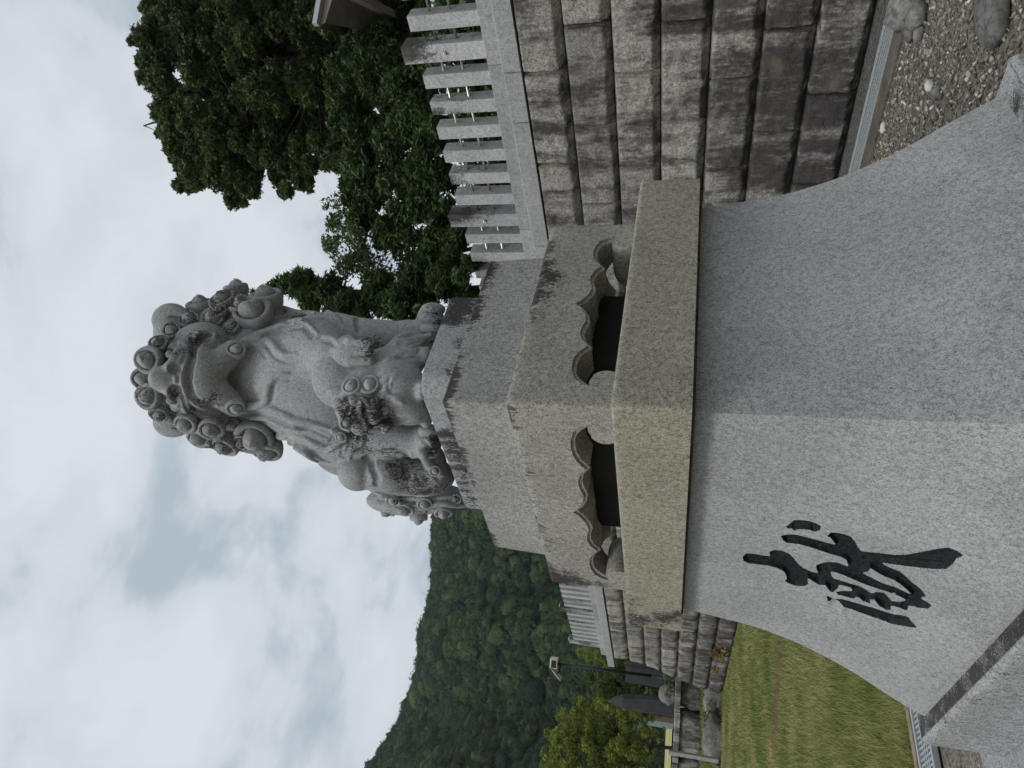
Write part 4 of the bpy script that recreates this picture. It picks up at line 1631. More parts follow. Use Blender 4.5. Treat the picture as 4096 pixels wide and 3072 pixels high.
for pts, r_ in ((R2_([(560, 220), (630, 170), (700, 110), (790, 70)]), 0.011), (R2_([(600, 270), (670, 220), (710, 150), (800, 100)]), 0.011),
                (R2_([(640, 300), (690, 250), (730, 180)]), 0.010), (R2_([(600, 120), (680, 60), (780, 20)]), 0.010),
                (R1([(690, 640), (760, 600), (840, 570), (980, 540)]), 0.010), (R1([(800, 470), (900, 460), (1000, 440), (1100, 400)]), 0.013),
                (R1([(790, 440), (880, 400), (960, 395)]), 0.013), (R1([(860, 500), (960, 490), (1060, 450)]), 0.012),
                (R2_([(790, 530), (880, 520), (1000, 490)]), 0.008)):
    U.line(pts, r_, 0.008, r_ * 0.3)
for pts in (R2_([(580, 250), (650, 200), (720, 120)]), R1([(800, 500), (900, 490), (1000, 465)]), R1([(780, 610), (870, 625), (960, 610)]), R2_([(720, 130), (705, 200), (740, 260)])):
    U.line(pts, 0.005, 0.004, 0.0, True, taper=False)
Vc, Fc_ = U.mesh()
W = cam2world(Vc)
cub = part('cub', W, Fc_, M['statue'], statue, True)
set_attr(cub.data, 'stain', body_stain([(1400, 1640, 55, 1.0), (1440, 1670, 60, 1.0), (1490, 1650, 60, 1.0), (1470, 1610, 50, .9), (1540, 1690, 40, .95), (1385, 1610, 30, .9), (1520, 1620, 35, .7), (1500, 1700, 50, 1.0)], W, U))
cub['label'] = 'stone cub with a dark lichen-stained face turned to the side'
for x, y, r_, sp, fl, st in ((1408, 1545, 37, 2.0, 1, 0.0), (1480, 1542, 40, 1.0, 1, 0.0), (1537, 1640, 32, 0.5, -1, 0.6), (1383, 1690, 24, 0, 1, .6)):
    p_, n_ = U.hit(x, y)
    if p_ is not None:
        curl('cub_curl', p_ + np.array([0, 0, 0.003]), n_ + np.array([0, 0, -0.8]), r_ * px(-330) * 1.08, cub, M['statue'], sp, fl, 0.75, st)

# ------------------------------------------------------------------ foliage
def leaf_mat(name, dark, lite, scale, trans=0.25, rough=0.55):
    m, nt, bs = new_mat(name)
    g = NT(nt)
    geo = g.n('NewGeometry')
    n1 = g.noise(geo.outputs['Position'], scale, 3.0, 0.6)
    f = g.math('ADD', g.math('MULTIPLY', n1, 0.75), g.math('MULTIPLY', geo.outputs['Random Per Island'], 0.35))
    c = g.ramp(f, [(0.35, (*dark, 1)), (0.72, (*lite, 1))])
    g.l(c, bs.inputs['Base Color'])
    bs.inputs['Roughness'].default_value = rough
    bs.inputs['Specular IOR Level'].default_value = 0.3
    if trans:
        tr = g.n('BsdfTranslucent')
        g.l(c, tr.inputs['Color'])
        mx_ = g.n('MixShader')
        mx_.inputs[0].default_value = trans
        out = [n for n in nt.nodes if n.type == 'OUTPUT_MATERIAL'][0]
        g.l(bs.outputs['BSDF'], mx_.inputs[1])
        g.l(tr.outputs['BSDF'], mx_.inputs[2])
        g.l(mx_.outputs[0], out.inputs['Surface'])
    return m


M['leaf_camphor'] = leaf_mat('leaf_camphor', (0.020, 0.044, 0.016), (0.135, 0.185, 0.065), 0.9)
M['leaf_cedar'] = leaf_mat('leaf_cedar', (0.015, 0.040, 0.013), (0.085, 0.135, 0.042), 1.3)
M['leaf_light'] = leaf_mat('leaf_light', (0.035, 0.065, 0.020), (0.15, 0.20, 0.07), 1.6)
M['leaf_yellow'] = leaf_mat('leaf_yellow', (0.075, 0.115, 0.016), (0.30, 0.33, 0.055), 1.1, 0.35)
M['leaf_mid'] = leaf_mat('leaf_mid', (0.030, 0.065, 0.016), (0.14, 0.19, 0.045), 0.9, 0.3)
M['bark'] = simple('dark_bark', (0.035, 0.030, 0.026), 0.95, var=0.4, scale=9, bump=0.5)


def leaves(centers, radii, per, size, rg, flat=0.75, elong=1.9, droop=0.0, hollow=0.35):
    """Leaf quads spread through clumps: an (n*4,3) vertex array and faces."""
    P = []
    for c, r_ in zip(centers, radii):
        n = max(4, int(per * (r_ ** 2)))
        d = rg.normal(size=(n, 3))
        d /= np.linalg.norm(d, axis=1)[:, None]
        rad = r_ * (hollow + (1 - hollow) * rg.random(n) ** 0.45)
        # lumpy clump outline
        lump = 1 + 0.38 * vnoise(d * 2.3 + np.array(c)[None] * 0.7)
        q = np.array(c)[None] + d * (rad * lump)[:, None] * np.array([1, 1, flat])[None]
        P.append(q)
    P = np.concatenate(P)
    n = len(P)
    a = rg.normal(size=(n, 3))
    a[:, 2] = a[:, 2] * 0.55 - droop
    a /= np.linalg.norm(a, axis=1)[:, None]
    b = np.cross(a, rg.normal(size=(n, 3)))
    b /= np.linalg.norm(b, axis=1)[:, None] + 1e-9
    s = size * (0.6 + 0.8 * rg.random(n))
    a *= (s * elong * 0.5)[:, None]
    b *= (s * 0.62)[:, None]
    V = np.stack([P - a, P + b, P + a - b * 0.6], 1).reshape(-1, 3)
    F = np.arange(n * 3).reshape(n, 3)
    return V, F


def limb(mb, a, b, r0, r1, rg, wob=0.08, n=6):
    a, b = np.array(a, float), np.array(b, float)
    L = np.linalg.norm(b - a)
    pts, rr = [], []
    off = rg.normal(size=3) * L * wob
    for i in range(n + 1):
        f = i / n
        pts.append(a + (b - a) * f + off * math.sin(f * math.pi) + rg.normal(size=3) * L * 0.012 * (0 < i < n))
        rr.append(r0 + (r1 - r0) * f)
    mb.tube(pts, rr, 7)
    return pts


def tree(name, label, base, forks, centers, radii, mat, per, size, seed, trunk_r, group=None, elong=1.9, flat=0.75, droop=0.0, hollow=0.35, twig=0.35):
    rg = np.random.default_rng(seed)
    t = thing(name, label, 'tree', tuple(base), group)
    V, F = leaves(centers, radii, per, size, rg, flat, elong, droop, hollow)
    part('crown', V, F, mat, t)
    mb = MB()
    top = forks[0]
    limb(mb, base, top, trunk_r, trunk_r * 0.72, rg, 0.03)
    for f in forks[1:]:
        limb(mb, top, f, trunk_r * 0.55, trunk_r * 0.3, rg, 0.08)
    allf = [np.array(f, float) for f in forks]
    for c in centers:
        c = np.array(c)
        k = int(np.argmin([np.linalg.norm(c - f) + 0.6 * max(0, f[2] - c[2]) for f in allf]))
        if rg.random() < twig + 0.4:
            limb(mb, allf[k], c, trunk_r * 0.16, trunk_r * 0.03, rg, 0.1, 5)
    mb.build('trunk', M['bark'], t, True)
    return t


def clumps_px(spec, rg, jitter=0.0):
    """[(x, y, Y, radius_px)] -> clump centres and radii."""
    C, Rr = [], []
    for x, y, Y, r_ in spec:
        c = at_y(x, y, Y)
        d = (c - CAM) @ FW
        C.append(c)
        Rr.append(r_ * d / F_PX)
    return C, Rr


rgt = np.random.default_rng(3)
# --- the great camphor tree on the terrace
spec = []
outline = [(610, 150, 60), (640, 110, 85), (610, 240, 75), (680, 200, 90), (640, 330, 80), (670, 430, 80), (690, 540, 80), (720, 610, 80), (730, 660, 55), (780, 720, 60), (860, 690, 90),
           (930, 700, 75), (975, 735, 60), (1010, 690, 60), (820, 560, 95), (760, 450, 80), (880, 470, 90), (800, 330, 90), (900, 330, 100), (760, 150, 95), (880, 180, 110), (780, 30, 100), (900, 40, 120),
           (700, 20, 70), (1000, 260, 120), (1000, 400, 95), (1010, 530, 95), (1060, 600, 85), (1000, 100, 130), (1100, 180, 120), (1120, 330, 100), (1130, 470, 95), (1150, 620, 90), (1200, 80, 120),
           (1240, 250, 95), (1260, 400, 80), (1250, 540, 85), (1300, 120, 110), (1390, 60, 110), (1110, 700, 60), (1210, 690, 70), (1350, 330, 70), (1370, 480, 85), (1330, 620, 85), (940, 600, 80), (850, 620, 70), (1000, -60, 150),
           (860, -90, 150), (1150, -120, 170), (740, -80, 110), (1350, -100, 150)]
for x, y, r_ in outline:
    spec.append((x, y, 13.6 + 1.6 * rgt.random(), r_ * 0.80))
    for _ in range(5):
        spec.append((x + rgt.normal() * r_ * 0.55, y + rgt.normal() * r_ * 0.55, 12.2 + 5.0 * rgt.random(), r_ * (0.30 + 0.28 * rgt.random())))
Cc, Rr = clumps_px(spec, rgt)
forks = [at_y(1480, 215, 14.0), at_y(1150, 190, 14.2), at_y(1260, 330, 13.6), at_y(900, 260, 14.5), at_y(1010, 480, 13.8), at_y(800, 500, 14.0), at_y(1350, 130, 14.5), at_y(1000, 60, 14.5), at_y(1560, 440, 12.8)]
base = at_y(1480, 215, 14.0)
base = np.array([base[0] + 0.5, base[1], 3.6])
tree('camphor_tree', 'tall broad camphor tree with dense dark green crown behind the stone fence', base, forks, Cc, Rr, M['leaf_camphor'], 15000, 0.056, 21, 0.22, 'trees on the terrace behind the fence', twig=-0.2)

# --- low dense evergreen mass behind the fence
def evergreen(label, pts, seed, mat, per, size, elong, group='trees on the terrace behind the fence', name='evergreen_tree', hollow=0.3, droop=0.0, tr=0.12, flat=0.85, sub=5, twig=-0.3):
    rg = np.random.default_rng(seed)
    sp = []
    for x, y, Y, r_ in pts:
        sp.append((x, y, Y, r_ * 0.72))
        for _ in range(sub):
            sp.append((x + rg.normal() * r_ * 0.5, y + rg.normal() * r_ * 0.5, Y + rg.normal() * 0.5, r_ * (0.32 + 0.3 * rg.random())))
    C, Rd = clumps_px(sp, rg)
    c0 = np.mean(C, axis=0)
    base = np.array([c0[0], c0[1], 3.6])
    top = np.array([c0[0], c0[1], max(4.4, c0[2] - 0.8)])
    return tree(name, label, base, [top, top + np.array([0.3, 0.1, 0.9])], C, Rd, mat, per, size, seed, tr, group, elong, flat, droop, hollow, twig)


evergreen('dark cedar-like evergreen standing directly behind the right-hand fence posts',
          [(1620, 500, 11.5, 100), (1680, 450, 11.3, 90), (1720, 560, 11.2, 80), (1740, 700, 11.1, 80), (1690, 250, 11.5, 90), (1600, 350, 11.6, 100), (1560, 250, 12, 100), (1380, 300, 13.2, 110), (1440, 430, 13, 100), (1500, 250, 13, 110), (1450, 150, 13.2, 110), (1530, 120, 13, 100), (1400, 60, 13.3, 110), (1480, 540, 12.8, 90), (1450, 640, 12.4, 110), (1500, 760, 12.2, 100), (1560, 560, 12.0, 110), (1620, 700, 11.8, 100), (1600, 860, 11.6, 90), (1690, 800, 11.5, 90), (1460, 880, 12.2, 70), (1530, 920, 11.9, 70), (1400, 760, 12.5, 60), (1700, 620, 11.7, 80),
           (1640, 450, 12.0, 90), (1540, 380, 12.3, 90), (1690, 330, 12.2, 90), (1620, 240, 12.6, 90), (1700, 150, 12.6, 100), (1600, 80, 13.0, 100), (1780, 900, 11.3, 90), (1720, 960, 11.3, 80)], 31, M['leaf_cedar'], 8500, 0.055, 2.6, droop=0.1)
evergreen('thin leafy tree with sky showing through its crown, behind the lion statue',
          [(1370, 850, 12.6, 60), (1400, 930, 12.4, 75), (1330, 1000, 12.0, 55), (1440, 1000, 12.2, 85), (1380, 1080, 12.0, 75), (1500, 1060, 12.0, 80), (1570, 960, 12.2, 70), (1560, 1110, 11.8, 70), (1340, 890, 12.5, 35), (1620, 1020, 11.9, 70)],
          32, M['leaf_light'], 2600, 0.055, 1.7, hollow=0.15, tr=0.05, twig=0.1, name='slender_tree')
evergreen('bushy conifer with feathery tips just right of the lion statue',
          [(1090, 1160, 11.2, 40), (1150, 1130, 11.2, 45), (1200, 1120, 11.1, 50), (1240, 1190, 11.0, 75), (1330, 1150, 11.0, 75), (1410, 1230, 10.8, 85), (1500, 1190, 10.8, 80), (1340, 1270, 10.8, 70), (1070, 1180, 11.2, 30), (1020, 1190, 11.3, 28)],
          33, M['leaf_cedar'], 8500, 0.045, 4.0, droop=-0.35, name='conifer_tree')
evergreen('low bright green cypress bush behind the upper block of the pedestal',
          [(1590, 1230, 10.6, 85), (1660, 1130, 10.7, 80), (1700, 1220, 10.5, 80), (1740, 1060, 10.8, 80), (1640, 1320, 10.5, 80), (1780, 1140, 10.5, 80), (1800, 1010, 10.9, 80), (1750, 1320, 10.4, 80), (1840, 1080, 10.6, 80), (1850, 1200, 10.5, 80), (1840, 940, 10.9, 70)],
          34, M['leaf_cedar'], 9000, 0.043, 3.6, droop=-0.25, name='cypress_bush', tr=0.08)

# low shrubs right behind the posts
rgs = np.random.default_rng(61)
sc_, sr_ = [], []
for i in range(56):
    s_ = -3.2 + 9.6 * i / 55
    sc_.append(tuple(wp(s_, -1.5 - 0.5 * rgs.random(), 3.9 + 0.35 * rgs.random())))
    sr_.append(0.42)
    sc_.append(tuple(wp(s_ + 0.1, -1.9 - 0.7 * rgs.random(), 4.6 + 0.5 * rgs.random())))
    sr_.append(0.42)
V_, F_ = leaves(sc_, sr_, 2600, 0.06, rgs, 0.9, 2.0)
tag(part('shrub_hedge', V_, F_, M['leaf_cedar']), 'dense dark shrubs growing close behind the fence posts', 'hedge')

# --- trees and bushes beyond the left end of the wall
def far_tree(name, label, pts, Y, seed, mat, per, size, tr, base_px, forks_px, sub=5, group='trees below the wooded hill', hollow=0.3, twig=0.5):
    rg = np.random.default_rng(seed)
    sp = []
    for x, y, r_ in pts:
        sp.append((x, y, Y + rg.normal() * 0.7, r_ * 0.5))
        for _ in range(sub):
            sp.append((x + rg.normal() * r_ * 0.62, y + rg.normal() * r_ * 0.62, Y + rg.normal() * 1.1, r_ * (0.2 + 0.28 * rg.random())))
    C, Rd = clumps_px(sp, rg)
    b = at_y(*base_px, Y)
    b[2] = 0.55
    return tree(name, label, b, [at_y(x, y, Y) for x, y in forks_px], C, Rd, mat, per, size, seed, tr, group, 1.6, 0.8, 0.0, hollow, twig)


far_tree('broadleaf_tree', 'yellow-green deciduous tree turning colour at the lower left behind the low stone wall',
         [(2230, 2960, 55), (2270, 2890, 50), (2290, 3010, 75), (2340, 2930, 75), (2380, 3030, 90), (2400, 2870, 60), (2330, 2850, 45), (2450, 2960, 80), (2470, 3060, 80), (2500, 2890, 60), (2540, 2980, 60), (2440, 2830, 45), (2540, 2850, 40), (2300, 3090, 80), (2190, 3040, 40), (2580, 2920, 40), (2370, 3110, 90), (2490, 3130, 90)],
         33, 41, M['leaf_yellow'], 1500, 0.085, 0.10, (2700, 2990), [(2610, 2990), (2500, 3000), (2480, 2940), (2560, 3050), (2400, 3000)], sub=11, hollow=0.1)
far_tree('broadleaf_tree', 'green bushy tree between the lamp post and the wooded hill',
         [(2390, 2680, 55), (2440, 2740, 60), (2460, 2660, 50), (2500, 2700, 60), (2560, 2750, 60), (2530, 2630, 50), (2600, 2690, 60), (2410, 2800, 45), (2620, 2780, 50), (2480, 2800, 50), (2650, 2640, 50), (2580, 2820, 50)],
         37, 42, M['leaf_mid'], 1400, 0.09, 0.09, (2700, 2720), [(2610, 2720), (2520, 2700), (2480, 2740)], sub=10, hollow=0.1)
far_tree('broadleaf_tree', 'leafy tree just beyond the left end of the terrace wall',
         [(2400, 2600, 60), (2450, 2560, 50), (2460, 2620, 50), (2510, 2590, 60), (2580, 2600, 60), (2560, 2660, 50), (2640, 2620, 50), (2350, 2620, 40)],
         39, 43, M['leaf_yellow'], 1300, 0.09, 0.10, (2700, 2600), [(2600, 2610), (2500, 2590)], sub=10, hollow=0.1)
# ------------------------------------------------------------------ wooded hill
AZ = np.radians(np.linspace(-62, 44, 107))
RIDGE_D, FOOT_D = 420.0, 120.0
el_k = np.radians([-62, -45, -36, -31.3, -29.75, -26.55, -23.59, -19.06, -17.0, -15.3, -11.4, -5, 5, 20, 44])
el_v = np.array([22, 21.5, 20.6, 19.9, 19.6, 18.7, 17.4, 17.9, 18.3, 18.3, 17.8, 14.5, 9.0, 6.0, 4.0])


def hill_z(az, dist):
    """Height of the hillside at a bearing and distance."""
    top = RIDGE_D * np.tan(np.radians(np.interp(az, el_k, el_v)))
    t = (dist - FOOT_D) / (RIDGE_D - FOOT_D)
    up = np.clip(t, 0, 1)
    sh = 0.30 * up + 0.70 * up * up * (3 - 2 * up)
    sh = sh - np.clip(t - 1, 0, 1) * 0.35
    q = np.stack([np.sin(az) * dist * 0.011, np.cos(az) * dist * 0.011, 0 * az], 1)
    und = fbm(q, 3) * 16 * np.clip(t * 3, 0, 1) * np.clip((1.02 - t) * 4, 0.12, 1)
    gul = 9 * np.sin(az * 34 + dist * 0.006) * np.clip(up * 2, 0, 1) * np.clip((1 - up) * 2.5, 0, 1)
    return top * sh + und + gul + 0.5


D_ = np.linspace(FOOT_D, 620, 60)
a2, d2 = np.meshgrid(AZ, D_)
zz = hill_z(a2.ravel(), d2.ravel())
V_ = np.stack([np.sin(a2.ravel()) * d2.ravel(), np.cos(a2.ravel()) * d2.ravel(), zz], 1)
ix = np.arange(V_.shape[0]).reshape(a2.shape)
F_ = np.stack([ix[:-1, :-1].ravel(), ix[:-1, 1:].ravel(), ix[1:, 1:].ravel(), ix[1:, :-1].ravel()], 1)
hill = kind(part('hill', V_, F_, simple('forest_floor', (0.03, 0.045, 0.02), 0.95, var=0.4, scale=0.2), None, True), 'structure')


def crown_shape(seed):
    bm = bmesh.new()
    bmesh.ops.create_icosphere(bm, subdivisions=2, radius=1.0)
    bm.verts.ensure_lookup_table()
    V = np.array([v.co[:] for v in bm.verts])
    F = np.array([[v.index for v in f.verts] for f in bm.faces])
    bm.free()
    n = 0.30 * vnoise(V * 1.7 + seed * 9.1) + 0.26 * vnoise(V * 3.9 + seed * 3.3) + 0.16 * vnoise(V * 8.0 + seed)
    V = V * (1 + n)[:, None]
    return V, F


shapes = [crown_shape(k) for k in range(7)]
keep = []
for V, F in shapes:      # the underside is never seen from anywhere near
    k = V[F].mean(1)[:, 2] > -0.35
    used = np.unique(F[k])
    mp = np.full(len(V), -1)
    mp[used] = np.arange(len(used))
    keep.append((V[used], mp[F[k]]))
rgf = np.random.default_rng(77)
Vf, Ff, off = [], [], 0
n_c = 0
tries = 0
while n_c < 5600 and tries < 60000:
    tries += 1
    az = R(rgf.uniform(-40, 2)) if rgf.random() < 0.93 else R(rgf.uniform(2, 30))
    dist = math.sqrt(rgf.uniform(FOOT_D ** 2, 432.0 ** 2))
    if az > R(-7) and rgf.random() < 0.72:
        continue
    z = float(hill_z(np.array([az]), np.array([dist]))[0])
    r_ = rgf.uniform(1.5, 3.1) * (0.75 + 0.25 * dist / 420)
    if rgf.random() < 0.12:
        r_ *= 1.4
    V, F = keep[rgf.integers(len(keep))]
    an = rgf.uniform(0, 6.28)
    c, s_ = math.cos(an), math.sin(an)
    Q = np.stack([V[:, 0] * c - V[:, 1] * s_, V[:, 0] * s_ + V[:, 1] * c, V[:, 2] * rgf.uniform(0.8, 1.15)], 1) * r_
    Q = Q + np.array([math.sin(az) * dist, math.cos(az) * dist, z + r_ * 0.55])
    Vf.append(Q)
    Ff.append(F + off)
    off += len(V)
    n_c += 1
    # sprays of foliage over the crown
    if R(-38) < az < R(-6):
        m_ = 75
        d = rgf.normal(size=(m_, 3))
        d[:, 2] = np.abs(d[:, 2]) * 0.9 - 0.15
        d /= np.linalg.norm(d, axis=1)[:, None]
        q = d * r_ * rgf.uniform(0.8, 1.28, (m_, 1)) * (1 + 0.3 * vnoise(d * 2.1 + n_c)[:, None]) + np.array([math.sin(az) * dist, math.cos(az) * dist, z + r_ * 0.55])
        t1 = rgf.normal(size=(m_, 3)) * 0.34
        t2 = rgf.normal(size=(m_, 3)) * 0.34
        Vf.append(np.stack([q - t1, q + t1 - t2 * 0.5, q + t2], 1).reshape(-1, 3))
        Ff.append(np.arange(m_ * 3).reshape(m_, 3) + off)
        off += m_ * 3


def forest_mat():
    m, nt, bs = new_mat('forest_canopy')
    g = NT(nt)
    geo = g.n('NewGeometry')
    pos = geo.outputs['Position']
    n1 = g.noise(pos, 0.03, 3.0, 0.6)
    n2 = g.noise(pos, 0.9, 4.0, 0.75)
    rnd = geo.outputs['Random Per Island']
    f = g.math('ADD', g.math('ADD', g.math('MULTIPLY', n1, 0.45), g.math('MULTIPLY', rnd, 0.40)), g.math('MULTIPLY', n2, 0.40))
    c = g.ramp(f, [(0.36, (0.018, 0.048, 0.026, 1)), (0.88, (0.145, 0.215, 0.075, 1)), (0.62, (0.060, 0.115, 0.048, 1))])
    g.l(c, bs.inputs['Base Color'])
    bs.inputs['Roughness'].default_value = 0.9
    bs.inputs['Specular IOR Level'].default_value = 0.1
    g.bump(g.noise(pos, 1.1, 6.0, 0.85), 1.0, 2.6, bs)
    return m


kind(part('forest', np.concatenate(Vf), np.concatenate(Ff), forest_mat(), None, True), 'stuff', 'dense green forest covering the hillside')

# ------------------------------------------------------------------ low walls, stones, monuments on the left
M['rock'] = granite('weathered_rock', (0.24, 0.235, 0.22), 30, 0.45, 0.2, rand=True, bump=1.0, lichen=0.75)
M['dark_stone'] = granite('dark_slate', (0.045, 0.045, 0.048), 40, 0.5, 0.25, bump=0.6, rough=0.5)


def rock_mesh(name, c, r, seed, mat, parent=None, sub=3, rough=0.35, boxy=0.0):
    bm = bmesh.new()
    bmesh.ops.create_icosphere(bm, subdivisions=sub, radius=1.0)
    V = np.array([v.co[:] for v in bm.verts])
    F = np.array([[v.index for v in f.verts] for f in bm.faces])
    bm.free()
    if boxy:
        V = V / (np.abs(V) ** 4).sum(1)[:, None] ** (0.25 * boxy)
    n = rough * vnoise(V * 1.3 + seed * 5.7) + rough * 0.5 * vnoise(V * 3.1 + seed * 2.1) + rough * 0.22 * vnoise(V * 7 + seed)
    V = V * (1 + n)[:, None]
    V = V * np.array(r)[None] + np.array(c)[None]
    V[:, 2] = np.maximum(V[:, 2], c[2] - r[2] * 0.8)
    return part(name, V, F, mat, parent, False)


low = thing('low_stone_wall', 'low weathered boulder wall running left from the end of the terrace wall', 'wall', (-12, 26.2, 0.3))
x = -10.55
k = 0
while x > -21:
    w_ = 0.55 + 0.5 * rng.random()
    rock_mesh('stone', (x - w_, 26.2 + 0.1 * rng.normal(), 0.92), (w_ * 1.0, 0.38, 0.56), k, M['stone'], low, 3, 0.13, 1.0)
    x -= 2 * w_ * 1.0
    k += 1
x = -10.4
while x > -21:
    w_ = 0.6 + 0.5 * rng.random()
    mb = MB()
    mb.box((x - w_, 26.1, 1.32 + 0.02 * rng.normal()), w_ - 0.01, 0.42, 0.20, (1, 0.02), 0.03)
    mb.build('cap_stone', M['stone'], low)
    x -= 2 * w_
for i, (x, y, sx, sz) in enumerate(((-10.35, 23.9, 0.55, 0.30), (-11.4, 23.4, 0.75, 0.34), (-12.9, 22.9, 0.6, 0.28), (-14.2, 22.7, 0.8, 0.3), (-15.8, 22.6, 0.7, 0.3))):
    o = rock_mesh('boulder', (x, y, 0.22), (sx, 0.35, sz), 40 + i, M['rock'], None, 3, 0.3, 0.5)
    tag(o, ['rounded boulder at the foot of the terrace wall, on the lawn edge', 'long pale boulder on the lawn edge, next but one from the terrace wall', 'squat boulder on the lawn edge near the picture edge',
            'large boulder beyond the picture edge of the lawn', 'last boulder along the lawn edge'][i], 'rock', 'boulders along the lawn edge')

# standing stones
def stele(label, c, hx, hy, h, lean, pointed):
    V, F = [], []
    n = 14
    lev = np.linspace(0, 1, 12)
    for f in lev:
        t = 1.0 if not pointed else (1 - 0.25 * f if f < 0.8 else (0.8 - (f - 0.8) * 2.9))
        if not pointed:
            t = 1 - 0.06 * f
        for i in range(n):
            a = 2 * math.pi * i / n
            ca, sa = math.cos(a), math.sin(a)
            q = (abs(ca) ** 4 + abs(sa) ** 4) ** -0.25
            V.append((c[0] + ca * q * hx * t + lean * f * h, c[1] + sa * q * hy * t, c[2] + f * h))
    V = np.array(V)
    V[:, :2] += 0.03 * np.stack([vnoise(V * 2.2), vnoise(V * 2.2 + 9)], 1)
    for k in range(len(lev) - 1):
        for i in range(n):
            F.append((k * n + i, k * n + (i + 1) % n, (k + 1) * n + (i + 1) % n, (k + 1) * n + i))
    F.append(tuple(range((len(lev) - 1) * n, len(lev) * n)))
    o = part('standing_stone', V, F, M['dark_stone'])
    return tag(o, label, 'monument')


stele('tall dark standing stone with pointed top behind the low boulder wall', (-12.55, 27.9, 1.3), 0.36, 0.16, 2.75, -0.05, True)
stele('dark square-topped stone slab standing beside the lamp post', (-11.55, 28.2, 1.3), 0.42, 0.2, 2.2, -0.02, False)
tag(rock_mesh('boulder', (-12.0, 27.7, 1.75), (0.42, 0.3, 0.36), 71, M['rock'], None, 3, 0.3, 0.3), 'rough grey boulder between the two standing stones', 'rock')

# lamp post with floodlight box
M['black'] = simple('black_enamel', (0.012, 0.013, 0.014), 0.45, var=0.1)
M['cream'] = simple('cream_enamel', (0.62, 0.57, 0.48), 0.5, var=0.06)
M['dark_glass'] = simple('dark_lens', (0.02, 0.02, 0.022), 0.15, var=0.1)
lp = thing('lamp_post', 'slim black lamp post with a cream floodlight head, left of the stone wall', 'lamp post', (-11.05, 27.0, 1.2))
b_, t_ = np.array([-11.05, 27.0, 0.6]), np.array([-11.15, 27.0, 6.15])
mb = MB(); mb.tube([b_, b_ + (t_ - b_) * 0.33], 0.10, 10); mb.tube([b_ + (t_ - b_) * 0.33, t_], 0.06, 10); mb.build('pole', M['black'], lp, True)
mb = MB(); mb.box((-11.12, 26.98, 6.12), 0.19, 0.17, 0.30, (1, 0.1), 0.02); hd = mb.build('lamp_head', M['cream'], lp)
mb = MB(); mb.box((-11.105, 26.80, 6.16), 0.14, 0.012, 0.20, (1, 0.1)); mb.build('lens', M['dark_glass'], hd)
mb = MB(); mb.tube([(-11.12, 26.98, 6.42), (-11.12, 26.98, 6.54)], 0.12, 10); mb.build('cap', M['black'], lp, True)
mb = MB()
q0, q1 = np.array([-11.33, 26.95, 6.30]), np.array([-11.66, 26.95, 6.02])
nn_ = np.array([0.07, 0, 0.085])
mb.hexa([q0 - nn_ - (0, .2, 0), q1 - nn_ - (0, .2, 0), q1 - nn_ + (0, .2, 0), q0 - nn_ + (0, .2, 0), q0 + nn_ - (0, .2, 0), q1 + nn_ * .4 - (0, .2, 0), q1 + nn_ * .4 + (0, .2, 0), q0 + nn_ + (0, .2, 0)])
mb.build('floodlight', M['cream'], lp)
mb = MB(); mb.tube([(-11.10, 26.98, 6.0), (-11.42, 26.95, 6.05), (-11.55, 26.95, 6.12)], 0.03, 6); mb.build('bracket', M['black'], lp, True)

# small things near the field
M['wood'] = simple('weathered_wood', (0.14, 0.10, 0.07), 0.9, var=0.3, scale=12)
M['grey_wood'] = simple('grey_wood', (0.33, 0.33, 0.32), 0.9, var=0.2, scale=12)
M['green_paint'] = simple('pale_green_paint', (0.30, 0.38, 0.36), 0.6, var=0.1)
p_ = at_y(2675, 3008, 20)
mb = MB(); mb.box((p_[0], 20, 0.3), 0.055, 0.055, p_[2] - 0.3, (1, 0), 0.01)
tag(mb.build('wooden_post', M['grey_wood']), 'plain grey post standing on the lawn verge in front of the low wall', 'post')
p_ = at_y(2590, 2862, 40)
mb = MB(); mb.box((p_[0], 40, 0.3), 0.16, 0.16, p_[2] - 0.3, (1, 0), 0.02)
tag(mb.build('wooden_post', M['wood']), 'brown wooden post beside the pale green board, beyond the standing stones', 'post')
p_ = at_y(2588, 2890, 40)
sg = thing('notice_board', 'pale green board on posts beyond the standing stones', 'board', (p_[0], 40.2, 0.4))
mb = MB(); mb.box((p_[0], 40.2, 1.5), 0.22, 0.03, p_[2] - 1.5, (1, 0.3), 0.005); mb.build('board', M['green_paint'], sg)
mb = MB(); mb.tube([(p_[0], 40.24, 0.3), (p_[0], 40.24, p_[2])], 0.04, 6); mb.build('post', M['green_paint'], sg)
fr = thing('field_railing', 'thin metal railing in front of the yellow field', 'railing', (-20, 42, 0.4))
for z in (1.15, 1.75):
    mb = MB(); mb.tube([(-30, 43.5, z), (-16.2, 42, z)], 0.025, 6); mb.build('rail', M['metal'], fr, True)
for i in range(6):
    f = i / 5
    mb = MB(); mb.tube([(-30 + 13.8 * f, 43.5 - 1.5 * f, 0.2), (-30 + 13.8 * f, 43.5 - 1.5 * f, 1.9)], 0.04, 6); mb.build('post', M['metal'], fr, True)
# dark hedge row beyond the field
rgh = np.random.default_rng(8)
hc = [(-95 + 4.5 * i + rgh.normal(), 118 + rgh.normal() * 2, 3.0 + rgh.random() * 2) for i in range(32)]
V, F = leaves(hc, [3.6] * 32, 22, 0.7, rgh, 0.9, 1.5)
kind(part('hedge_row', V, F, M['leaf_mid']), 'stuff', 'dark hedge at the far side of the field')

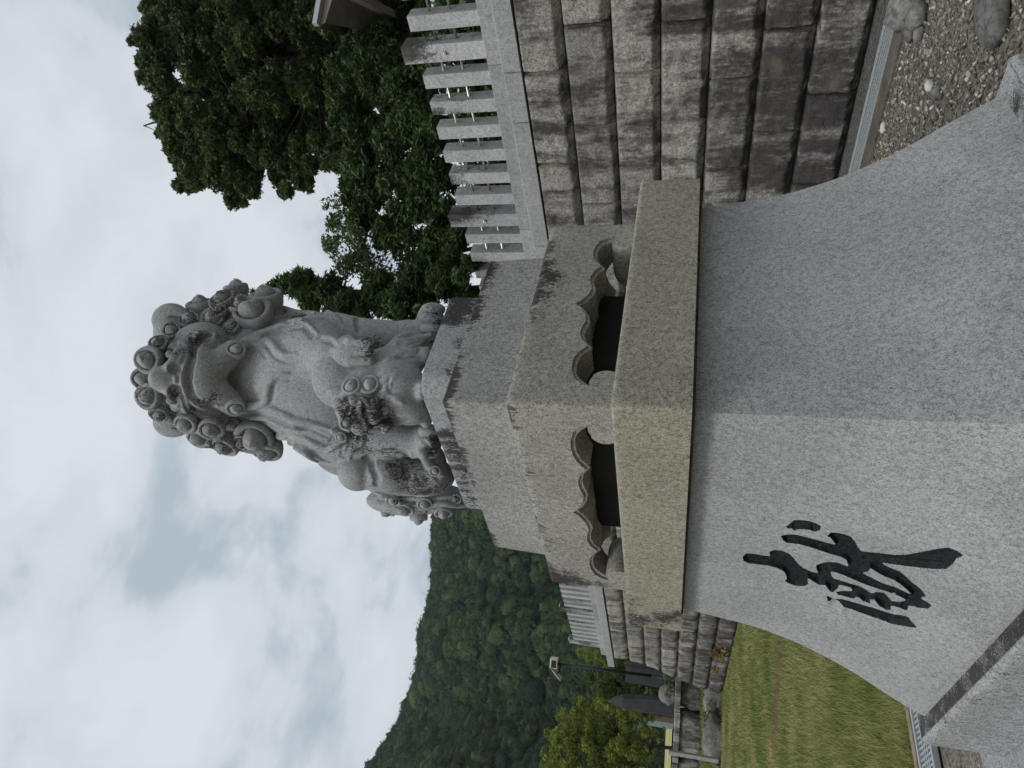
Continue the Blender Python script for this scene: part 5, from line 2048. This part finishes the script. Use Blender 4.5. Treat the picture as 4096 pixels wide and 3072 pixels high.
# ------------------------------------------------------------------ shrine roof corner, upper right
M['roof_wood'] = simple('silvery_timber', (0.30, 0.265, 0.25), 0.85, var=0.2, scale=5)
M['roof_edge'] = simple('copper_roof', (0.42, 0.44, 0.45), 0.6, var=0.12, scale=6)
rt = at_y(1290, 97, 10.8)
hall = thing('shrine_hall', 'upturned grey eave corner of a shrine hall among the dark trees at the top edge', 'building', (rt[0] + 4, 13, 3.6))
# eave: swept curve from the tip to the right, with depth away from the camera
V, F = [], []
nE = 14
for j, (dy, dz, dx) in enumerate(((0, 0.10, 0.0), (0, 0.0, 0.0), (0.0, -0.05, 0.02), (3.2, -0.25, 1.3), (3.2, 0.9, 1.3))):
    for i in range(nE):
        f = i / (nE - 1)
        sag = -0.62 * (1 - (1 - f) ** 2.6) * 0.72 + 0.0
        V.append((rt[0] + dx + f * 7.5, rt[1] + dy, rt[2] + dz + sag - (0.35 if j == 2 else 0) * min(1, f * 3)))
for j in range(4):
    for i in range(nE - 1):
        F.append((j * nE + i, j * nE + i + 1, (j + 1) * nE + i + 1, (j + 1) * nE + i))
for i in range(nE - 1):
    F.append((4 * nE + i, 4 * nE + i + 1, i + 1, i))
part('roof', V, F, M['roof_wood'], hall)
mb = MB()
for i in range(nE - 1):
    f0, f1 = i / (nE - 1), (i + 1) / (nE - 1)
    s0, s1 = [-0.62 * (1 - (1 - f) ** 2.6) * 0.72 for f in (f0, f1)]
    a, b = np.array([rt[0] + f0 * 7.5 - 0.03, rt[1] - 0.06, rt[2] + 0.05 + s0]), np.array([rt[0] + f1 * 7.5 - 0.03, rt[1] - 0.06, rt[2] + 0.05 + s1])
    z = np.array([0, 0, 0.09])
    y = np.array([0, 0.05, 0])
    mb.hexa([a - y, b - y, b + y, a + y, a - y + z, b - y + z, b + y + z, a + y + z])
mb.build('eave_board', M['roof_edge'], hall)
for i in range(9):
    x0 = rt[0] + 0.5 + i * 0.55
    mb = MB()
    f = (x0 - rt[0]) / 7.5
    z0 = rt[2] - 0.95 * (1 - (1 - f) ** 2.6) * 0.72 - 0.42
    mb.hexa([(x0, rt[1] + 0.12, z0), (x0 + 0.14, rt[1] + 0.12, z0), (x0 + 1.0, rt[1] + 3.0, z0 - 0.1), (x0 + 0.86, rt[1] + 3.0, z0 - 0.1),
             (x0, rt[1] + 0.12, z0 + 0.16), (x0 + 0.14, rt[1] + 0.12, z0 + 0.16), (x0 + 1.0, rt[1] + 3.0, z0 + 0.06), (x0 + 0.86, rt[1] + 3.0, z0 + 0.06)])
    mb.build('rafter', M['roof_wood'], hall)
mb = MB()
mb.box((rt[0] + 6.2, rt[1] + 4.2, 3.6), 3.6, 2.0, rt[2] - 3.6 - 0.7, (1, 0))
mb.build('wall', M['roof_wood'], hall)

# ------------------------------------------------------------------ grass on the lawn
def blades(n, region, hmin, hmax, rg, mat, name, dens=None):
    P = region(n, rg)
    n = len(P)
    an = rg.uniform(0, 2 * math.pi, n)
    dist = np.linalg.norm(P[:, :2], axis=1)
    h = hmin + (hmax - hmin) * rg.random(n) ** 1.6
    w = 0.0035 * np.clip(dist / 5, 1, 4)
    lean = rg.uniform(0.2, 1.0, n) * h
    la = rg.uniform(0, 2 * math.pi, n)
    a = np.stack([np.cos(an) * w, np.sin(an) * w, 0 * w], 1)
    up = np.stack([np.cos(la) * lean, np.sin(la) * lean, h], 1)
    V = np.stack([P - a, P + a, P + up], 1).reshape(-1, 3)
    F = np.arange(3 * n).reshape(n, 3)
    return kind(part(name, V, F, mat), 'stuff', 'short green and straw-coloured grass of the lawn')


def grass_mat():
    m, nt, bs = new_mat('grass_blades')
    g = NT(nt)
    geo = g.n('NewGeometry')
    pos = geo.outputs['Position']
    n1 = g.noise(pos, 0.75, 4.0, 0.65)
    f = g.math('ADD', g.math('MULTIPLY', n1, 0.95), g.math('MULTIPLY', geo.outputs['Random Per Island'], 0.42))
    c = g.ramp(f, [(0.46, (0.12, 0.20, 0.035, 1)), (0.90, (0.58, 0.50, 0.26, 1)), (0.68, (0.28, 0.31, 0.095, 1))])
    # worn pinkish track across the lawn
    sep = g.n('SeparateXYZ')
    g.l(pos, sep.inputs[0])
    t1 = g.smooth(g.math('ABSOLUTE', g.math('SUBTRACT', sep.outputs[1], 11.15)), 0.45, 0.12)
    t2 = g.math('MULTIPLY', t1, g.smooth(sep.outputs[0], -6.3, -5.0))
    c = g.mix(g.math('MULTIPLY', t2, 0.75), c, (0.30, 0.22, 0.14, 1))
    g.l(c, bs.inputs['Base Color'])
    bs.inputs['Roughness'].default_value = 0.7
    tr = g.n('BsdfTranslucent')
    g.l(c, tr.inputs['Color'])
    mx_ = g.n('MixShader')
    mx_.inputs[0].default_value = 0.3
    out = [n for n in nt.nodes if n.type == 'OUTPUT_MATERIAL'][0]
    g.l(bs.outputs['BSDF'], mx_.inputs[1])
    g.l(tr.outputs['BSDF'], mx_.inputs[2])
    g.l(mx_.outputs[0], out.inputs['Surface'])
    return m


M['grass'] = grass_mat()


def lawn_region(n, rg):
    dist = 4.6 + (25.0 - 4.6) * rg.random(n) ** 1.5
    az = np.radians(rg.uniform(-41, -8, n))
    P = np.stack([np.sin(az) * dist, np.cos(az) * dist, 0.002 + 0 * az], 1)
    b = (P - PC) @ EY
    w = -(P - W0) @ WN
    k = (b > 3.18) & (w > 0.30) & (P[:, 1] < 23.5)
    P = P[k]
    return P


blades(330000, lawn_region, 0.03, 0.13, np.random.default_rng(4), M['grass'], 'grass')


def verge_region(n, rg):
    x = -9.8 - 14 * rg.random(n)
    t = rg.random(n)
    return np.stack([x, 23.4 + 2.7 * t, 0.0 + 0.62 * np.clip((t - 0.07), 0, 1)], 1)


blades(26000, verge_region, 0.05, 0.16, np.random.default_rng(6), M['grass'], 'grass')

# weeds on the low wall and along the end of the terrace wall
for i, (c, r_, lab) in enumerate((((-10.2, 24.9, 1.75), 0.35, 'tuft of weeds growing on the end of the terrace wall'),
                                  ((-10.9, 23.6, 0.35), 0.42, 'green weeds round the boulders at the lawn edge'),
                                  ((-13.3, 22.7, 0.3), 0.5, 'leafy weeds beside the boulders near the picture edge'))):
    rg = np.random.default_rng(90 + i)
    V, F = leaves([c, np.array(c) + (-0.5, 0, -0.02), np.array(c) + (0.4, -0.1, -0.03)], [r_, r_ * 0.8, r_ * 0.7], 900, 0.06, rg, 0.7, 2.2)
    tag(part('weed_plant', V, F, M['leaf_mid']), lab, 'plant', 'weeds')
rg = np.random.default_rng(99)
dp = at_y(2925, 2585, 20.6)
cs = [np.array([dp[0] + rg.normal() * 0.45, dp[1] - 0.15 + rg.normal() * 0.1, 0.25 + abs(rg.normal()) * 0.25]) for _ in range(16)]
V, F = leaves(cs, [0.14] * 16, 2600, 0.05, rg, 0.8, 3.0)
tag(part('dry_plant', V, F, simple('dry_stalks', (0.27, 0.20, 0.08), 0.9, var=0.3, scale=5)), 'dry yellow-brown weed against the foot of the terrace wall', 'plant')

# ------------------------------------------------------------------ gravel
def pebble_mat(name, stops):
    m, nt, bs = new_mat(name)
    g = NT(nt)
    geo = g.n('NewGeometry')
    c = g.ramp(geo.outputs['Random Per Island'], stops)
    n1 = g.noise(geo.outputs['Position'], 160, 3.0, 0.6)
    c = g.mix(0.5, c, g.ramp(n1, [(0.3, 0.35), (0.7, 1.0)]), 'MULTIPLY')
    g.l(c, bs.inputs['Base Color'])
    bs.inputs['Roughness'].default_value = 0.75
    return m


M['pebble'] = pebble_mat('pebbles', [(0.0, (0.095, 0.083, 0.065, 1)), (1.0, (0.85, 0.82, 0.74, 1)), (0.45, (0.25, 0.225, 0.18, 1)), (0.80, (0.40, 0.37, 0.31, 1)), (0.94, (0.55, 0.51, 0.42, 1))])
bm = bmesh.new()
bmesh.ops.create_icosphere(bm, subdivisions=1, radius=1.0)
IV = np.array([v.co[:] for v in bm.verts])
IF = np.array([[v.index for v in f.verts] for f in bm.faces])
bm.free()


def pebbles(name, n, region, r0, r1, rg, label, z=0.0):
    P = region(n, rg)
    n = len(P)
    r_ = r0 + (r1 - r0) * rg.random(n) ** 5
    sc = np.stack([r_ * rg.uniform(0.8, 1.5, n), r_ * rg.uniform(0.7, 1.1, n), r_ * rg.uniform(0.45, 0.85, n)], 1)
    an = rg.uniform(0, 6.28, n)
    V = IV[None] * (1 + 0.28 * rg.normal(size=(n, len(IV), 1)) * 0.6) * sc[:, None]
    c, s_ = np.cos(an)[:, None], np.sin(an)[:, None]
    tl = rg.normal(size=(n, 1)) * 0.4
    x = V[..., 0] * c - V[..., 1] * s_
    y = V[..., 0] * s_ + V[..., 1] * c
    zz = V[..., 2] + x * tl
    V = np.stack([x, y, zz], 2) + (P + np.array([0, 0, 1.0]) * (r_ * 0.3)[:, None] + np.array([0, 0, z]))[:, None]
    F = (IF[None] + (np.arange(n) * len(IV))[:, None, None]).reshape(-1, 3)
    return kind(part(name, V.reshape(-1, 3), F, M['pebble']), 'stuff', label)


def gravel_right(n, rg):
    s = rg.uniform(-2.9, 2.6, n)
    w = 1.21 + 2.7 * rg.random(n) ** 1.1
    P = W0[None] + s[:, None] * WT - w[:, None] * WN
    P[:, 2] = 0.0
    a = (P - PC) @ EX
    b = (P - PC) @ EY
    return P[~((a < 1.0) & (np.abs(b) < 1.25))]


pebbles('gravel', 20000, gravel_right, 0.005, 0.022, np.random.default_rng(12), 'loose grey-brown gravel between the drain and the pedestal')


def gravel_left(n, rg):
    a = rg.uniform(-2.6, -0.6, n)
    b = rg.uniform(1.2, 2.76, n)
    P = PC[None] + a[:, None] * EX + b[:, None] * EY
    P[:, 2] = 0
    return P


pebbles('gravel', 2400, gravel_left, 0.006, 0.022, np.random.default_rng(13), 'grey-brown gravel at the lawn side of the pedestal')

# single larger stones on the gravel
for i, (x, y, r_, lab) in enumerate(((3655, 115, (0.09, 0.06, 0.05), 'blue-grey stone lying at the edge of the drain kerb'), (3655, 10, (0.20, 0.15, 0.11), 'large angular dark grey stone beside the drain at the top corner'),
                                     (4015, 15, (0.20, 0.13, 0.07), 'long dark flat stone lying on the gravel behind the pedestal base'), (3700, 60, (0.10, 0.09, 0.07), 'rough brown-grey stone next to the large angular one'),
                                     (3690, 130, (0.06, 0.05, 0.04), 'small brown stone in front of the blue-grey one'), (3538, 510, (0.05, 0.035, 0.02), 'white flat pebble lying alone on the drain kerb'),
                                     (3758, 370, (0.055, 0.04, 0.03), 'smooth oval grey pebble in the middle of the gravel'), (3730, 340, (0.045, 0.03, 0.03), 'white pebble beside the oval grey one'))):
    d = ray(x, y)
    c = CAM + d * (-EYE / d[2])
    mt = M['rock'] if i not in (5, 7) else simple('white_quartz%d' % i, (0.62, 0.60, 0.55), 0.6, var=0.1)
    o = rock_mesh('loose_stone', (c[0], c[1], r_[2] * 0.6), r_, 200 + i, mt, None, 2, 0.3, 0.4)
    tag(o, lab, 'stone', 'loose stones on the gravel')

# ------------------------------------------------------------------ the air
def haze_box():
    m = bpy.data.materials.new('haze')
    m.use_nodes = True
    nt = m.node_tree
    nt.nodes.clear()
    out = nt.nodes.new('ShaderNodeOutputMaterial')
    v = nt.nodes.new('ShaderNodeVolumePrincipled')
    v.inputs['Color'].default_value = (0.86, 0.92, 1.0, 1)
    v.inputs['Density'].default_value = 0.00016
    v.inputs['Anisotropy'].default_value = 0.2
    nt.links.new(v.outputs[0], out.inputs['Volume'])
    mb = MB()
    mb.box((0, 1200, -1.5), 2700, 2700, 320, (1, 0))
    return kind(mb.build('haze', m), 'stuff', 'thin blue-white air softening the far hillside')


HAZE = haze_box()
